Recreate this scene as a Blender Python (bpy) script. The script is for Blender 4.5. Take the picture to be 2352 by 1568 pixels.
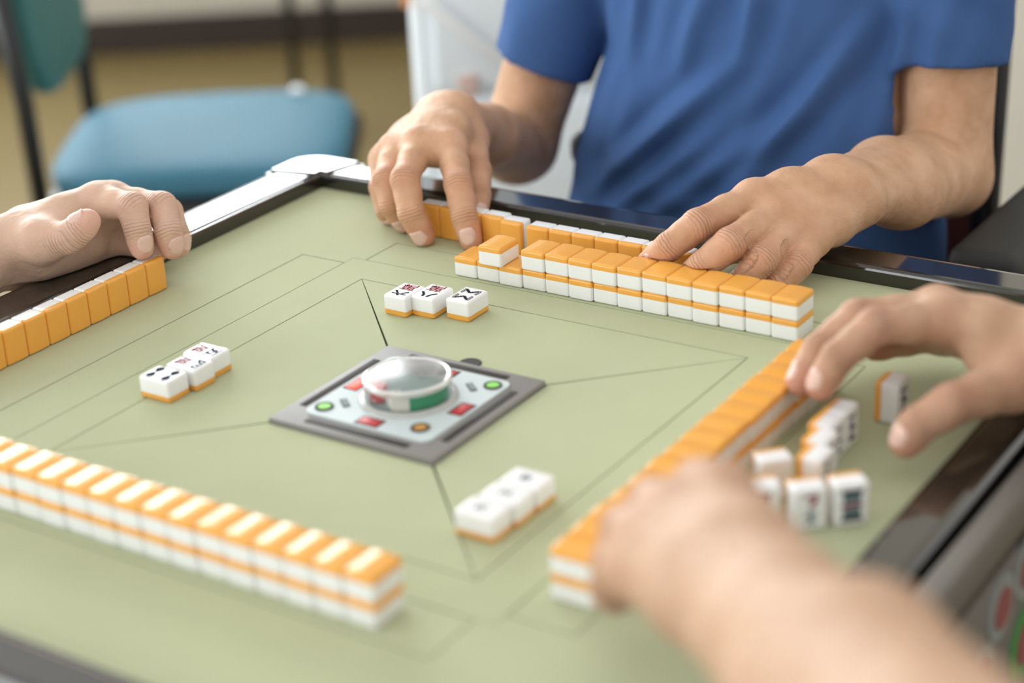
import bpy, bmesh, math, random
import numpy as np
from mathutils import Vector, Matrix

for o in list(bpy.data.objects): bpy.data.objects.remove(o, do_unlink=True)
S = bpy.context.scene
COL = S.collection
ZT = 0.72                      # height of the green playing surface above the floor

# ------------------------------------------------------------------ camera
cd = bpy.data.cameras.new('camera'); cam = bpy.data.objects.new('camera', cd); COL.objects.link(cam)
cd.sensor_width = 36.0; cd.lens = 65.142
_yaw, _pit, _rol = -0.59843, 0.41085, -0.05438
_f = Vector((math.sin(_yaw)*math.cos(_pit), math.cos(_yaw)*math.cos(_pit), -math.sin(_pit)))
_r = Vector((math.cos(_yaw), -math.sin(_yaw), 0)); _u = _r.cross(_f)
_r2 = math.cos(_rol)*_r + math.sin(_rol)*_u; _u2 = -math.sin(_rol)*_r + math.cos(_rol)*_u
cam.matrix_world = Matrix(((_r2.x, _u2.x, -_f.x, .68234), (_r2.y, _u2.y, -_f.y, -.87642), (_r2.z, _u2.z, -_f.z, .52347+ZT), (0, 0, 0, 1)))
cd.clip_start = .05
cd.dof.use_dof = True; cd.dof.focus_distance = 1.385; cd.dof.aperture_fstop = 2.8
S.camera = cam

# ------------------------------------------------------------------ world, daylight, exposure
S.view_settings.view_transform = 'Standard'; S.view_settings.look = 'None'
S.view_settings.gamma = 1; S.view_settings.use_curve_mapping = False
S.view_settings.exposure = 0.28
w = bpy.data.worlds.new('world'); S.world = w; w.use_nodes = True
w.node_tree.nodes['Background'].inputs[0].default_value = (1, .975, .94, 1)
w.node_tree.nodes['Background'].inputs[1].default_value = .86
RS, RF = Vector((.8262, .5634, 0)), Vector((-.5634, .8262, 0))      # the room's own axes, the table stands askew in it
def room(s, t, z): v = RS*s + RF*t; return Vector((v.x, v.y, z))
WIN_FAR, WIN_LEFT = 8.8, 3.6

# ------------------------------------------------------------------ materials
MATS = {}
def mat(name, col, rough=.5, metal=0, spec=.5, var=0, vscale=20, bump=0, bscale=200, sub=0, coat=0, emit=None, estr=0, trans=0, ior=1.45, alpha=1):
    if name in MATS: return MATS[name]
    m = bpy.data.materials.new(name); m.use_nodes = True; N = m.node_tree.nodes; L = m.node_tree.links
    b = N['Principled BSDF']; I = b.inputs
    I['Base Color'].default_value = (*col, 1); I['Roughness'].default_value = rough; I['Metallic'].default_value = metal
    I['Specular IOR Level'].default_value = spec; I['IOR'].default_value = ior
    I['Coat Weight'].default_value = coat; I['Coat Roughness'].default_value = .08
    if sub: I['Subsurface Weight'].default_value = sub; I['Subsurface Radius'].default_value = (1, .5, .3); I['Subsurface Scale'].default_value = .004
    if trans: I['Transmission Weight'].default_value = trans
    if emit: I['Emission Color'].default_value = (*emit, 1); I['Emission Strength'].default_value = estr
    tc = N.new('ShaderNodeTexCoord')
    nz = N.new('ShaderNodeTexNoise'); nz.inputs['Scale'].default_value = vscale; nz.inputs['Detail'].default_value = 4
    L.new(tc.outputs['Object'], nz.inputs['Vector'])
    mx = N.new('ShaderNodeMix'); mx.data_type = 'RGBA'
    v = var if var else .02
    mx.inputs[6].default_value = (*[c*(1-v) for c in col], 1); mx.inputs[7].default_value = (*[min(1, c*(1+v)) for c in col], 1)
    L.new(nz.outputs['Fac'], mx.inputs[0]); L.new(mx.outputs[2], I['Base Color'])
    if bump:
        n2 = N.new('ShaderNodeTexNoise'); n2.inputs['Scale'].default_value = bscale; n2.inputs['Detail'].default_value = 5
        L.new(tc.outputs['Object'], n2.inputs['Vector'])
        bp = N.new('ShaderNodeBump'); bp.inputs['Strength'].default_value = bump; bp.inputs['Distance'].default_value = .001
        L.new(n2.outputs['Fac'], bp.inputs['Height']); L.new(bp.outputs[0], I['Normal'])
    MATS[name] = m; return m

mat('felt', (.455, .49, .312), rough=.85, spec=.25, var=.10, vscale=9, bump=.16, bscale=1400)
mat('felt_edge', (.05, .055, .035), rough=.9)
mat('tile_white', (.85, .86, .865), rough=.16, sub=.15, spec=.5)
mat('tile_orange', (.84, .405, .075), rough=.13, spec=.5, sub=.1, var=.04)
mat('ink_black', (.012, .014, .018), rough=.9, spec=.1); mat('ink_red', (.24, .012, .025), rough=.9, spec=.1)
mat('ink_teal', (.13, .18, .20), rough=.9, spec=.1); mat('ink_slate', (.03, .042, .06), rough=.9, spec=.1)
mat('black_gloss', (.018, .015, .012), rough=.08, spec=.6, coat=.8, bump=.01, bscale=60)
mat('black_matte', (.02, .019, .017), rough=.5)
mat('cap_plastic', (.03, .028, .025), rough=.10, spec=.8, coat=1)
mat('console_grey', (.25, .24, .23), rough=.5, spec=.3)
mat('console_pale', (.58, .66, .67), rough=.5, spec=.3)
mat('slot_dark', (.035, .03, .026), rough=.7)
mat('display_dark', (.42, .03, .03), rough=.5, emit=(.6, .02, .02), estr=.15)
mat('display_lit', (.9, .08, .05), rough=.5, emit=(1, .06, .03), estr=1.1)
mat('button_green', (.22, .58, .08), rough=.5, emit=(.2, .7, .05), estr=.12)
mat('button_amber', (.55, .28, .06), rough=.3); mat('vent_grey', (.26, .33, .31), rough=.6)
mat('clear_plastic', (.97, .98, .98), rough=.22, trans=1, ior=1.3)
mat('dome_rim', (.85, .86, .82), rough=.12, trans=.55, ior=1.4)
mat('dice_pad', (.03, .36, .18), rough=.8); mat('die_white', (.85, .84, .78), rough=.2); mat('die_red', (.62, .05, .06), rough=.2)
mat('chair_blue', (.055, .160, .225), rough=.55, spec=.12, var=.08, bump=.05, bscale=300)
mat('chair_teal', (.04, .15, .14), rough=.45, spec=.5, var=.08)
mat('chair_black', (.012, .012, .012), rough=.35)
mat('oxblood', (.10, .028, .022), rough=.35, var=.2, vscale=6)
mat('seat_black', (.03, .03, .029), rough=.6, bump=.2)
mat('wall_paint', (.48, .44, .37), rough=.8, var=.03); mat('cream_paint', (.90, .87, .76), rough=.8, var=.02)
mat('baseboard', (.03, .018, .013), rough=.5)
mat('shirt_blue', (.053, .118, .295), rough=.85, spec=.2, var=.06, bump=.15, bscale=1500)
mat('shirt_pale', (.55, .68, .80), rough=.85, spec=.2, bump=.2, bscale=1200)
mat('shirt_grey', (.25, .25, .25), rough=.85, bump=.2, bscale=1200); mat('trousers', (.03, .03, .04), rough=.9)
mat('hair', (.015, .012, .011), rough=.5, bump=.4, bscale=500); mat('eye_white', (.8, .78, .74), rough=.15)
mat('nail', (.76, .50, .42), rough=.25, spec=.6, sub=.1)
mat('plastic_white', (.86, .93, .98), rough=.3); mat('plastic_bright', (.9, .93, .94), rough=.15, spec=.8)
mat('plastic_pink', (.75, .55, .5), rough=.5); mat('orange_strip', (.8, .35, .12), rough=.5)
mat('fascia_grey', (.20, .19, .175), rough=.45, metal=.2); mat('fascia_dark', (.07, .06, .05), rough=.5)
mat('chip_pale', (.30, .34, .33), rough=.4); mat('chip_red', (.30, .09, .09), rough=.5)
mat('chip_green', (.07, .30, .08), rough=.4); mat('chip_blue', (.08, .2, .42), rough=.4)

def floor_mat():
    m = mat('floor_vinyl', (.155, .112, .040), rough=.38, spec=.45, var=.10, vscale=1.3, bump=.05, bscale=40); return m
def window_mat(name, st):
    return mat(name, (.9, .95, 1), rough=.2, emit=(.93, .98, 1.0), estr=st)

def skin_mat(name='skin', k=1.0, pale=0.0):
    m = bpy.data.materials.new(name); m.use_nodes = True; N = m.node_tree.nodes; L = m.node_tree.links
    b = N['Principled BSDF']; I = b.inputs
    I['Roughness'].default_value = .52; I['Specular IOR Level'].default_value = .22
    I['Subsurface Weight'].default_value = .22; I['Subsurface Radius'].default_value = (1, .35, .18); I['Subsurface Scale'].default_value = .006
    tc = N.new('ShaderNodeTexCoord')
    n1 = N.new('ShaderNodeTexNoise'); n1.inputs['Scale'].default_value = 45; n1.inputs['Detail'].default_value = 5
    L.new(tc.outputs['Object'], n1.inputs['Vector'])
    mx = N.new('ShaderNodeMix'); mx.data_type = 'RGBA'
    tone = lambda c: (*[min(.9, (v+(.62-v)*pale)*k) for v in c], 1)
    mx.inputs[6].default_value = tone((.515, .298, .172)); mx.inputs[7].default_value = tone((.65, .41, .268))
    rp = N.new('ShaderNodeMapRange'); rp.inputs[1].default_value = .3; rp.inputs[2].default_value = .7
    L.new(n1.outputs['Fac'], rp.inputs[0]); L.new(rp.outputs[0], mx.inputs[0])
    at = N.new('ShaderNodeAttribute'); at.attribute_name = 'flush'
    m2 = N.new('ShaderNodeMix'); m2.data_type = 'RGBA'; m2.inputs[7].default_value = tone((.66, .27, .19))
    L.new(at.outputs['Fac'], m2.inputs[0]); L.new(mx.outputs[2], m2.inputs[6]); L.new(m2.outputs[2], I['Base Color'])
    # fine skin grain, plus the cross creases over each finger joint
    vo = N.new('ShaderNodeTexVoronoi'); vo.inputs['Scale'].default_value = 750; L.new(tc.outputs['Object'], vo.inputs['Vector'])
    n3 = N.new('ShaderNodeTexNoise'); n3.inputs['Scale'].default_value = 160; n3.inputs['Detail'].default_value = 6; L.new(tc.outputs['Object'], n3.inputs['Vector'])
    kx = N.new('ShaderNodeAttribute'); kx.attribute_name = 'crease_pos'; km = N.new('ShaderNodeAttribute'); km.attribute_name = 'crease'
    ad = N.new('ShaderNodeMath'); ad.operation = 'MULTIPLY_ADD'; L.new(n3.outputs['Fac'], ad.inputs[0]); ad.inputs[1].default_value = 4.0; L.new(kx.outputs['Fac'], ad.inputs[2])
    sn = N.new('ShaderNodeMath'); sn.operation = 'SINE'; L.new(ad.outputs[0], sn.inputs[0])
    ab = N.new('ShaderNodeMath'); ab.operation = 'ABSOLUTE'; L.new(sn.outputs[0], ab.inputs[0])
    pw = N.new('ShaderNodeMath'); pw.operation = 'POWER'; L.new(ab.outputs[0], pw.inputs[0]); pw.inputs[1].default_value = .45
    mu = N.new('ShaderNodeMath'); mu.operation = 'MULTIPLY'; L.new(pw.outputs[0], mu.inputs[0]); L.new(km.outputs['Fac'], mu.inputs[1])
    b1 = N.new('ShaderNodeBump'); b1.inputs['Strength'].default_value = .16; b1.inputs['Distance'].default_value = .0006; L.new(vo.outputs['Distance'], b1.inputs['Height'])
    b2 = N.new('ShaderNodeBump'); b2.inputs['Strength'].default_value = .5; b2.inputs['Distance'].default_value = .002; L.new(n3.outputs['Fac'], b2.inputs['Height']); L.new(b1.outputs[0], b2.inputs['Normal'])
    b3 = N.new('ShaderNodeBump'); b3.inputs['Strength'].default_value = .75; b3.inputs['Distance'].default_value = .0020; L.new(mu.outputs[0], b3.inputs['Height']); L.new(b2.outputs[0], b3.inputs['Normal'])
    L.new(b3.outputs[0], I['Normal'])
    MATS[name] = m
skin_mat(); skin_mat('skin_pale', 1.10, .22); skin_mat('skin_warm', .85, .06)
M = MATS

# ------------------------------------------------------------------ helpers
def tag(o, label=None, cat=None, group=None, kind=None):
    if label: o['label'] = label
    if cat: o['category'] = cat
    if group: o['group'] = group
    if kind: o['kind'] = kind
    return o
def empty(name, loc=(0, 0, 0), rz=0, **k):
    o = bpy.data.objects.new(name, None); COL.objects.link(o); o.location = loc; o.rotation_euler = (0, 0, rz); o.empty_display_size = .05
    return tag(o, **k)
def mesh(name, V, F, m, parent=None, loc=(0, 0, 0), smooth=False, **k):
    me = bpy.data.meshes.new(name); me.from_pydata([tuple(v) for v in V], [], [tuple(f) for f in F]); me.update()
    me.materials.append(M[m] if isinstance(m, str) else m)
    if smooth: me.polygons.foreach_set('use_smooth', [True]*len(me.polygons))
    return inst(name, me, parent, loc, **k)
def inst(name, me, parent=None, loc=(0, 0, 0), **k):
    o = bpy.data.objects.new(name, me); COL.objects.link(o); o.location = loc; o.parent = parent
    return tag(o, **k)
def bmesh_obj(name, bm, m, parent=None, loc=(0, 0, 0), smooth=True, angle=.7, **k):
    bmesh.ops.recalc_face_normals(bm, faces=bm.faces[:])
    me = bpy.data.meshes.new(name); bm.to_mesh(me); bm.free(); me.materials.append(M[m])
    if smooth:
        me.polygons.foreach_set('use_smooth', [True]*len(me.polygons)); me.set_sharp_from_angle(angle=angle)
    return inst(name, me, parent, loc, **k)
def box_bm(sx, sy, sz, bev=0, seg=2, off=(0, 0, 0), bm=None, rot=0):
    own = bmesh.new()
    bmesh.ops.create_cube(own, size=1)
    for v in own.verts: v.co = Vector((v.co.x*sx, v.co.y*sy, v.co.z*sz))
    if bev: bmesh.ops.bevel(own, geom=own.edges[:]+own.verts[:], offset=bev, segments=seg, profile=.5, affect='EDGES')
    if rot: bmesh.ops.rotate(own, verts=own.verts[:], cent=(0, 0, 0), matrix=Matrix.Rotation(rot, 3, 'Z'))
    for v in own.verts: v.co += Vector(off)
    if bm is None: return own
    t = bpy.data.meshes.new('t'); own.to_mesh(t); own.free(); bm.from_mesh(t); bpy.data.meshes.remove(t)
    return bm
def box(name, sx, sy, sz, m, c, parent=None, bev=0, rot=0, **k):
    # c = centre in world or parent space
    return bmesh_obj(name, box_bm(sx, sy, sz, bev, rot=rot), m, parent, c, **k)
def disc(name, r, h, m, c, parent=None, seg=40, bev=.0004, **k):
    bm = bmesh.new(); bmesh.ops.create_cone(bm, cap_ends=True, segments=seg, radius1=r, radius2=r, depth=h)
    if bev: bmesh.ops.bevel(bm, geom=[e for e in bm.edges if abs(e.verts[0].co.z-e.verts[1].co.z) < 1e-7], offset=bev, segments=2, affect='EDGES')
    return bmesh_obj(name, bm, m, parent, c, **k)
def lathe(name, prof, m, c, parent=None, seg=64, **k):
    V = []; F = []; n = len(prof)
    for i in range(seg):
        a = 2*math.pi*i/seg
        for r, z in prof: V.append((r*math.cos(a), r*math.sin(a), z))
    for i in range(seg):
        for j in range(n-1):
            F.append((i*n+j, ((i+1) % seg)*n+j, ((i+1) % seg)*n+j+1, i*n+j+1))
    return mesh(name, V, F, m, parent, c, smooth=True, **k)
def tube(name, pts, r, m, parent=None, loc=(0, 0, 0), seg=12, **k):
    V = []; F = []; P = [Vector(p) for p in pts]
    up = Vector((.13, .21, .97))
    for i, p in enumerate(P):
        d = (P[min(i+1, len(P)-1)]-P[max(i-1, 0)]).normalized(); a = d.cross(up).normalized(); b = d.cross(a)
        for j in range(seg):
            t = 2*math.pi*j/seg; V.append(p+(a*math.cos(t)+b*math.sin(t))*r)
    for i in range(len(P)-1):
        for j in range(seg): F.append((i*seg+j, i*seg+(j+1) % seg, (i+1)*seg+(j+1) % seg, (i+1)*seg+j))
    F.append(tuple(range(seg))[::-1]); F.append(tuple((len(P)-1)*seg+j for j in range(seg)))
    return mesh(name, V, F, m, parent, loc, smooth=True, **k)
# ------------------------------------------------------------------ the room
def quad_struct(name, pts, m, **k):
    return mesh(name, pts, [(0, 1, 2, 3)], m, kind='structure', **k)
def slab(name, s0, s1, t0, t1, z0, z1, m, parent=None, kind='structure'):
    c = room((s0+s1)/2, (t0+t1)/2, (z0+z1)/2)
    o = box(name, abs(s1-s0), abs(t1-t0), abs(z1-z0), m, c, parent, rot=math.atan2(RS.y, RS.x))
    if kind: o['kind'] = kind
    return o
floor_mat()
slab('floor', -3.6, 4.4, -3.5, 4.2, -.1, 0, 'floor_vinyl')
def wall_with_window(name, along, fixed, a0, a1, w0, w1, zb, zt, ztop, mm, winname, st, th=.12):
    # wall made of the four pieces round the opening, in one mesh
    bm = bmesh.new(); ang = math.atan2(RS.y, RS.x)
    def pc(u0, u1, z0, z1):
        if along == 's': c = room((u0+u1)/2, fixed+th/2, (z0+z1)/2); sx, sy = u1-u0, th
        else: c = room(fixed-th/2, (u0+u1)/2, (z0+z1)/2); sx, sy = th, u1-u0
        box_bm(sx, sy, z1-z0, 0, off=c, bm=bm, rot=ang)
    pc(a0, a1, 0, zb); pc(a0, a1, zt, ztop); pc(a0, w0, zb, zt); pc(w1, a1, zb, zt)
    bmesh_obj(name, bm, mm, smooth=False, kind='structure')
    r = empty(winname, room((w0+w1)/2, fixed, zb) if along == 's' else room(fixed, (w0+w1)/2, zb), kind='structure')
    def wp(nm, u0, u1, z0, z1, dep, mt):
        if along == 's': c = room((u0+u1)/2, fixed+th/2, (z0+z1)/2)
        else: c = room(fixed-th/2, (u0+u1)/2, (z0+z1)/2)
        sx, sy = (u1-u0, dep) if along == 's' else (dep, u1-u0)
        return box(nm, sx, sy, z1-z0, mt, c-r.location, r, rot=ang)
    n = 4; fw = .05
    mt = window_mat('sky_pane_'+winname, st)
    wp('pane', w0+fw/2, w1-fw/2, zb+fw/2, zt-fw/2, .01, mt.name)
    for i in range(n+1):
        x = w0+(w1-w0)*i/n; wp('window_frame', max(w0, x-fw/2), min(w1, x+fw/2), zb, zt, .05, 'plastic_white')
    for z in (zb, zt-fw): wp('window_frame', w0, w1, z, z+fw, .052, 'plastic_white')
wall_with_window('wall_far', 's', 3.86, -3.5, 4.3, -3.3, -.30, 1.05, 2.92, 3.2, 'wall_paint', 'window_1', WIN_FAR)
wall_with_window('wall_left', 't', -3.45, -3.4, 3.9, -2.8, 3.3, .60, 2.5, 2.9, 'cream_paint', 'window_2', WIN_LEFT)
slab('baseboard_far', -3.4, 4.3, 3.835, 3.86, 0, .095, 'baseboard')
slab('wall_right', .50, 4.3, 1.75, 1.87, 0, 2.9, 'cream_paint')

# ------------------------------------------------------------------ the mahjong table
C0, B0, SL, SO = .0662, .1657, .2, .242
RI4 = dict(xp=.345, xm=.3325, yp=.3265, ym=.341); RI, RO = .3274, .372
table = empty('mahjong_table', (0, 0, 0), label='square mahjong table with green felt, glossy black rails and a central console', cat='table')
def felt_piece(name, poly, z0=-.003, z1=0.0, m='felt'):
    # a panel of felt with small rounded-over edges, shrunk by half a seam
    bm = bmesh.new(); n = len(poly); P = [Vector((p[0], p[1], 0)) for p in poly]
    ce = sum(P, Vector())/n
    vs = [bm.verts.new(p) for p in P]; bm.faces.new(vs)
    g = bmesh.ops.extrude_face_region(bm, geom=bm.faces[:])
    for v in g['geom']:
        if isinstance(v, bmesh.types.BMVert): v.co.z += z1-z0
    for v in bm.verts: v.co.z += z0+ZT
    return bmesh_obj(name, bm, m, table, smooth=False)
g = .0005
def ring_rect(x0, x1, y0, y1): return [(x0, y0), (x1, y0), (x1, y1), (x0, y1)]
for k in range(4):                       # four lid panels round the console, split along the diagonals
    a = k*math.pi/2; ca, sa = round(math.cos(a)), round(math.sin(a))
    q = [(-C0+1.4*g, C0+.0006), (C0-1.4*g, C0+.0006), (B0-1.8*g, B0-g), (-B0+1.8*g, B0-g)]
    felt_piece('felt_lid_panel', [(x*ca-y*sa, x*sa+y*ca) for x, y in q])
    # the strip the wall of tiles rises on
    q = ring_rect(-.1878+g, .1878-g, SL+g, SO-g)
    felt_piece('felt_lift_strip', [(x*ca-y*sa, x*sa+y*ca) for x, y in q], z1=-.0001)
    # border felt: between lid and strip, and beyond it (mitred at the corners)
    e = .0
    q = [(-B0-g, B0+g), (B0+g, B0+g), (SL-g, SL-g), (-SL+g, SL-g)]
    felt_piece('felt_border_panel', [(x*ca-y*sa, x*sa+y*ca) for x, y in q])
    q = [(-SL, SL), (-.1878-g, SL), (-.1878-g, SO+g), (.1878+g, SO+g), (.1878+g, SL), (SL, SL), (.350, .350), (-.350, .350)]
    felt_piece('felt_border_panel', [(x*ca-y*sa, x*sa+y*ca) for x, y in q])
box('table_deck', .702, .702, .012, 'felt_edge', (0, 0, ZT-.0095), table)
# rails: one profile swept round the square
prof = [(.0, -.004), (.0003, .0098), (.0009, .0114), (.0022, .0122), (.0034, .0120), (.0040, .0112), (.0048, .0112), (.0056, .0121), (.0075, .0126), (.036, .0128), (.0415, .0118), (.0446, .0085), (.0452, .002), (.0446, -.012), (.035, -.014)]
def corner_pt(q, o, z):
    # q corner index ; mitre with a rounded outer corner made by capping
    sx, sy = [(1, 1), (-1, 1), (-1, -1), (1, -1)][q]
    rx, ry = (RI4['xp'] if sx > 0 else RI4['xm']), (RI4['yp'] if sy > 0 else RI4['ym'])
    wx, wy = (.0310 if sx > 0 else .0480)/.0452, (.0400 if sy > 0 else .0360)/.0452      # the rails differ a little in width
    return (sx*(rx+o*wx), sy*(ry+o*wy), z)
for k in range(4):
    V = []; F = []; n = len(prof)
    for q in (k, (k+1) % 4):
        for o, z in prof: V.append(Vector(corner_pt(q, o, z+ZT)))
    for j in range(n-1): F.append((j, j+1, n+j+1, n+j))
    F.append(tuple(range(n))[::-1]); F.append(tuple(range(n, 2*n)))
    ctr = (V[0]+V[n])/2; ctr.z = ZT
    r = mesh('rail', [v-ctr for v in V], F, 'black_gloss', table, ctr, smooth=True); r.data.set_sharp_from_angle(angle=.12)
# corner caps, slightly proud, with a rounded outside corner
for sx, sy in ((1, 1), (-1, 1), (-1, -1), (1, -1)):
    ax_, ay_ = (.345 if sx > 0 else .3325), (.3265 if sy > 0 else .341); ox_, oy_ = (.3765 if sx > 0 else .3805), (.3665 if sy > 0 else .377)
    ri, ro, ext, RI = .3283, .3745, .030, .3274
    pts = [(ri, ri), (ri, RI-ext*.2), (ro, RI-ext*.55)]
    rr = .030
    for i in range(9):
        a = math.pi/2*i/8; pts.append((ro-rr+rr*math.cos(a), ro-rr+rr*math.sin(a)))
    pts += [(RI-ext*.55, ro), (RI-ext*.2, ri)]
    mp = lambda v, a0, o0: a0+.0008+(v-ri)*(o0+.002-a0-.0008)/(ro-ri) if v > ri-.0001 else a0-(.3274-v)
    bm = bmesh.new(); vs = [bm.verts.new((mp(p[0], ax_, ox_)*sx, mp(p[1], ay_, oy_)*sy, 0)) for p in pts]
    f = bm.faces.new(vs); gg = bmesh.ops.extrude_face_region(bm, geom=[f])
    for v in gg['geom']:
        if isinstance(v, bmesh.types.BMVert): v.co.z += .0265
    ed = [e for e in bm.edges if e.verts[0].co.z > .02 and e.verts[1].co.z > .02]
    bmesh.ops.bevel(bm, geom=ed, offset=.0035, segments=3, affect='EDGES')
    bmesh_obj('corner_cap', bm, 'cap_plastic', table, (0, 0, ZT-.012), angle=.6)
# body below the rails
bm = box_bm(.735, .735, .085, .01, off=(0, 0, ZT-.0585)); bmesh_obj('table_body', bm, 'black_matte', table)
box('pedestal', .26, .26, .56, 'black_matte', (0, 0, .33), table, bev=.02)
box('foot_plate', .56, .56, .05, 'black_matte', (0, 0, .025), table, bev=.015)
# right-hand fascia: grey moulding and a panel set with pale-ringed discs
fas = empty('side_fascia', (.389, 0, ZT)); fas.parent = table
box('fascia_moulding', .016, .70, .030, 'fascia_grey', (.0, 0, -.006), fas, bev=.005)
box('fascia_bracket', .034, .64, .02, 'black_matte', (-.016, 0, -.035), fas)
box('fascia_groove', .010, .70, .012, 'fascia_dark', (-.001, 0, -.026), fas)
box('fascia_panel', .012, .70, .125, 'fascia_grey', (.0, 0, -.0935), fas, bev=.003)
for (y, z, ring, r1) in [(.027, -.055, 'chip_pale', .021), (.000, -.086, 'chip_pale', .020), (.076, -.104, 'chip_green', .026), (.070, -.050, 'chip_pale', .021), (-.030, -.125, 'chip_pale', .02), (.118, -.068, 'chip_pale', .022), (-.055, -.075, 'chip_pale', .021), (.045, -.135, 'chip_blue', .012), (-.11, -.11, 'chip_pale', .021), (.15, -.115, 'chip_pale', .021)]:
    d = disc('decorative_disc', r1, .002, ring, (.0065, y, z), fas); d.rotation_euler = (0, math.pi/2, 0)
    d2 = disc('disc_centre', r1*.62, .002, 'chip_red' if ring != 'chip_blue' else 'chip_blue', (0, 0, .0012), d)
# finger hole behind the console
disc('finger_hole', .0082, .0012, 'slot_dark', (.0, .0715, ZT+.0001), table)
# ---- control console
con = empty('control_console', (0, 0, ZT)); con.parent = table
bm = bmesh.new()
bmesh_obj('console_frame', box_bm(2*C0-.001, 2*C0-.001, .006, .0012, off=(0, 0, .0005)), 'console_grey', con)
for k in range(4):
    a = k*math.pi/2
    o = bmesh_obj('console_slot', box_bm(.082, .0055, .0006, .0002, off=(0, .0570, .0036)), 'slot_dark', con); o.rotation_euler = (0, 0, a)
    o = bmesh_obj('display_window', box_bm(.0155, .0085, .0006, .0002, off=(0, .0425, .0052)), 'display_lit' if k == 1 else 'display_dark', con); o.rotation_euler = (0, 0, a)
    o = bmesh_obj('display_bezel', box_bm(.0185, .0115, .0004, .0001, off=(0, .0425, .0050)), 'slot_dark', con); o.rotation_euler = (0, 0, a)
# pale plate with rounded corners
bm = bmesh.new(); pts = []
for q, (sx, sy) in enumerate(((1, 1), (-1, 1), (-1, -1), (1, -1))):
    for i in range(7):
        a = math.pi/2*(q+i/6); pts.append((sx*(.050-.007)+.007*math.cos(a), sy*(.050-.007)+.007*math.sin(a)))
vs = [bm.verts.new((x, y, 0)) for x, y in pts]; f = bm.faces.new(vs); gg = bmesh.ops.extrude_face_region(bm, geom=[f])
for v in gg['geom']:
    if isinstance(v, bmesh.types.BMVert): v.co.z += .0016
bmesh_obj('console_plate', bm, 'console_pale', con, (0, 0, .0034))
for x, y, mt in ((-.0405, -.0385, 'button_green'), (.0405, .0395, 'button_green'), (.0345, -.0350, 'button_amber'), (-.0400, .0400, 'button_amber')):
    rim = lathe('button_rim', [(.0048, .0), (.0048, .0010), (.0062, .0010), (.0064, 0)], 'slot_dark', (x, y, .0049), con, seg=32)
    disc('button', .0046, .001, mt, (x, y, .0054), con, seg=32)
for x, y in ((.0290, .0310), (-.0320, -.0275)):
    o = bmesh_obj('speaker_vent', box_bm(.0125, .0048, .0006, .0002), 'slot_dark', con, (x, y, .0052)); o.rotation_euler = (0, 0, math.radians(140))
    for j in range(5): bmesh_obj('vent_slit', box_bm(.0019, .0036, .0005, 0, off=((j-2)*.0024, 0, .0004)), 'vent_grey', o)
# clear dice dome
lathe('dome_collar', [(.0335, 0), (.0330, .0018), (.0300, .0030), (.0284, .0022), (.0284, 0)], 'dome_rim', (0, 0, .0048), con)
lathe('dice_dome', [(.0295, .001), (.0288, .0135), (.0275, .0155), (.0250, .0162), (0, .0166), (0, .0154), (.0250, .0150), (.0268, .0128), (.0278, .001)], 'clear_plastic', (0, 0, .0048), con)
lathe('dome_rim_ring', [(.0262, .0148), (.0280, .0164), (.0298, .0150), (.0294, .0125), (.0284, .0125)], 'dome_rim', (0, 0, .0050), con)
disc('dice_tray', .0262, .0015, 'vent_grey', (0, 0, .0058), con)
def arc_band(name, a0, a1, m):
    V = []; F = []; n = 24; pr = [(.0266, .002), (.0262, .0105), (.0256, .0105), (.0258, .002)]
    for i in range(n+1):
        a = math.radians(a0+(a1-a0)*i/n)
        for r_, z in pr: V.append((r_*math.cos(a), r_*math.sin(a), z))
    for i in range(n):
        for j in range(4): F.append((i*4+j, i*4+4+j, i*4+4+(j+1) % 4, i*4+(j+1) % 4))
    F += [(0, 1, 2, 3), (n*4+3, n*4+2, n*4+1, n*4)]
    mesh(name, V, F, m, con, (0, 0, .0050))
arc_band('green_band', -52, 22, 'dice_pad'); arc_band('white_band', -78, -52, 'die_white')
# ------------------------------------------------------------------ mahjong tiles
TW, TL, TT = .0207, .02715, .01574
def tile_meshes():
    # tile lying: x = width, y = length, z = thickness ; back (orange) at the top, face at the bottom (z=0)
    cut = TT*.71
    out = []
    for part in ('body', 'back'):
        bm = bmesh.new(); bmesh.ops.create_cube(bm, size=1)
        for v in bm.verts: v.co = Vector((v.co.x*(TW-.0003), v.co.y*(TL-.0003), v.co.z*TT))
        bmesh.ops.bevel(bm, geom=bm.edges[:]+bm.verts[:], offset=.0018, segments=4, profile=.5, affect='EDGES')
        for y in (-.0108, .0108): bmesh.ops.bisect_plane(bm, geom=bm.verts[:]+bm.edges[:]+bm.faces[:], plane_co=(0, y, 0), plane_no=(0, 1, 0))
        for x in (-.0076, -.0028, -.0016, -.0011, .0011, .0016, .0028, .0076):           # extra loops, so that the back can fall away gently to both long sides
            bmesh.ops.bisect_plane(bm, geom=bm.verts[:]+bm.edges[:]+bm.faces[:], plane_co=(x, 0, 0), plane_no=(1, 0, 0))
        for v in bm.verts:
            if v.co.z > TT*.45: v.co.z += .00045-.065*max(0, abs(v.co.x)-.0016)
            v.co.z += TT/2
        g = bm.verts[:]+bm.edges[:]+bm.faces[:]
        bmesh.ops.bisect_plane(bm, geom=g, plane_co=(0, 0, cut), plane_no=(0, 0, 1) if part == 'body' else (0, 0, -1), clear_outer=True)
        ed = [e for e in bm.edges if e.is_boundary]
        if ed: bmesh.ops.holes_fill(bm, edges=ed)
        bmesh.ops.recalc_face_normals(bm, faces=bm.faces[:])
        me = bpy.data.meshes.new('tile_'+part); bm.to_mesh(me); bm.free()
        me.polygons.foreach_set('use_smooth', [True]*len(me.polygons)); me.set_sharp_from_angle(angle=.9)
        me.materials.append(M['tile_white' if part == 'body' else 'tile_orange']); out.append(me)
    return out
ME_BODY, ME_BACK = tile_meshes()
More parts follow.
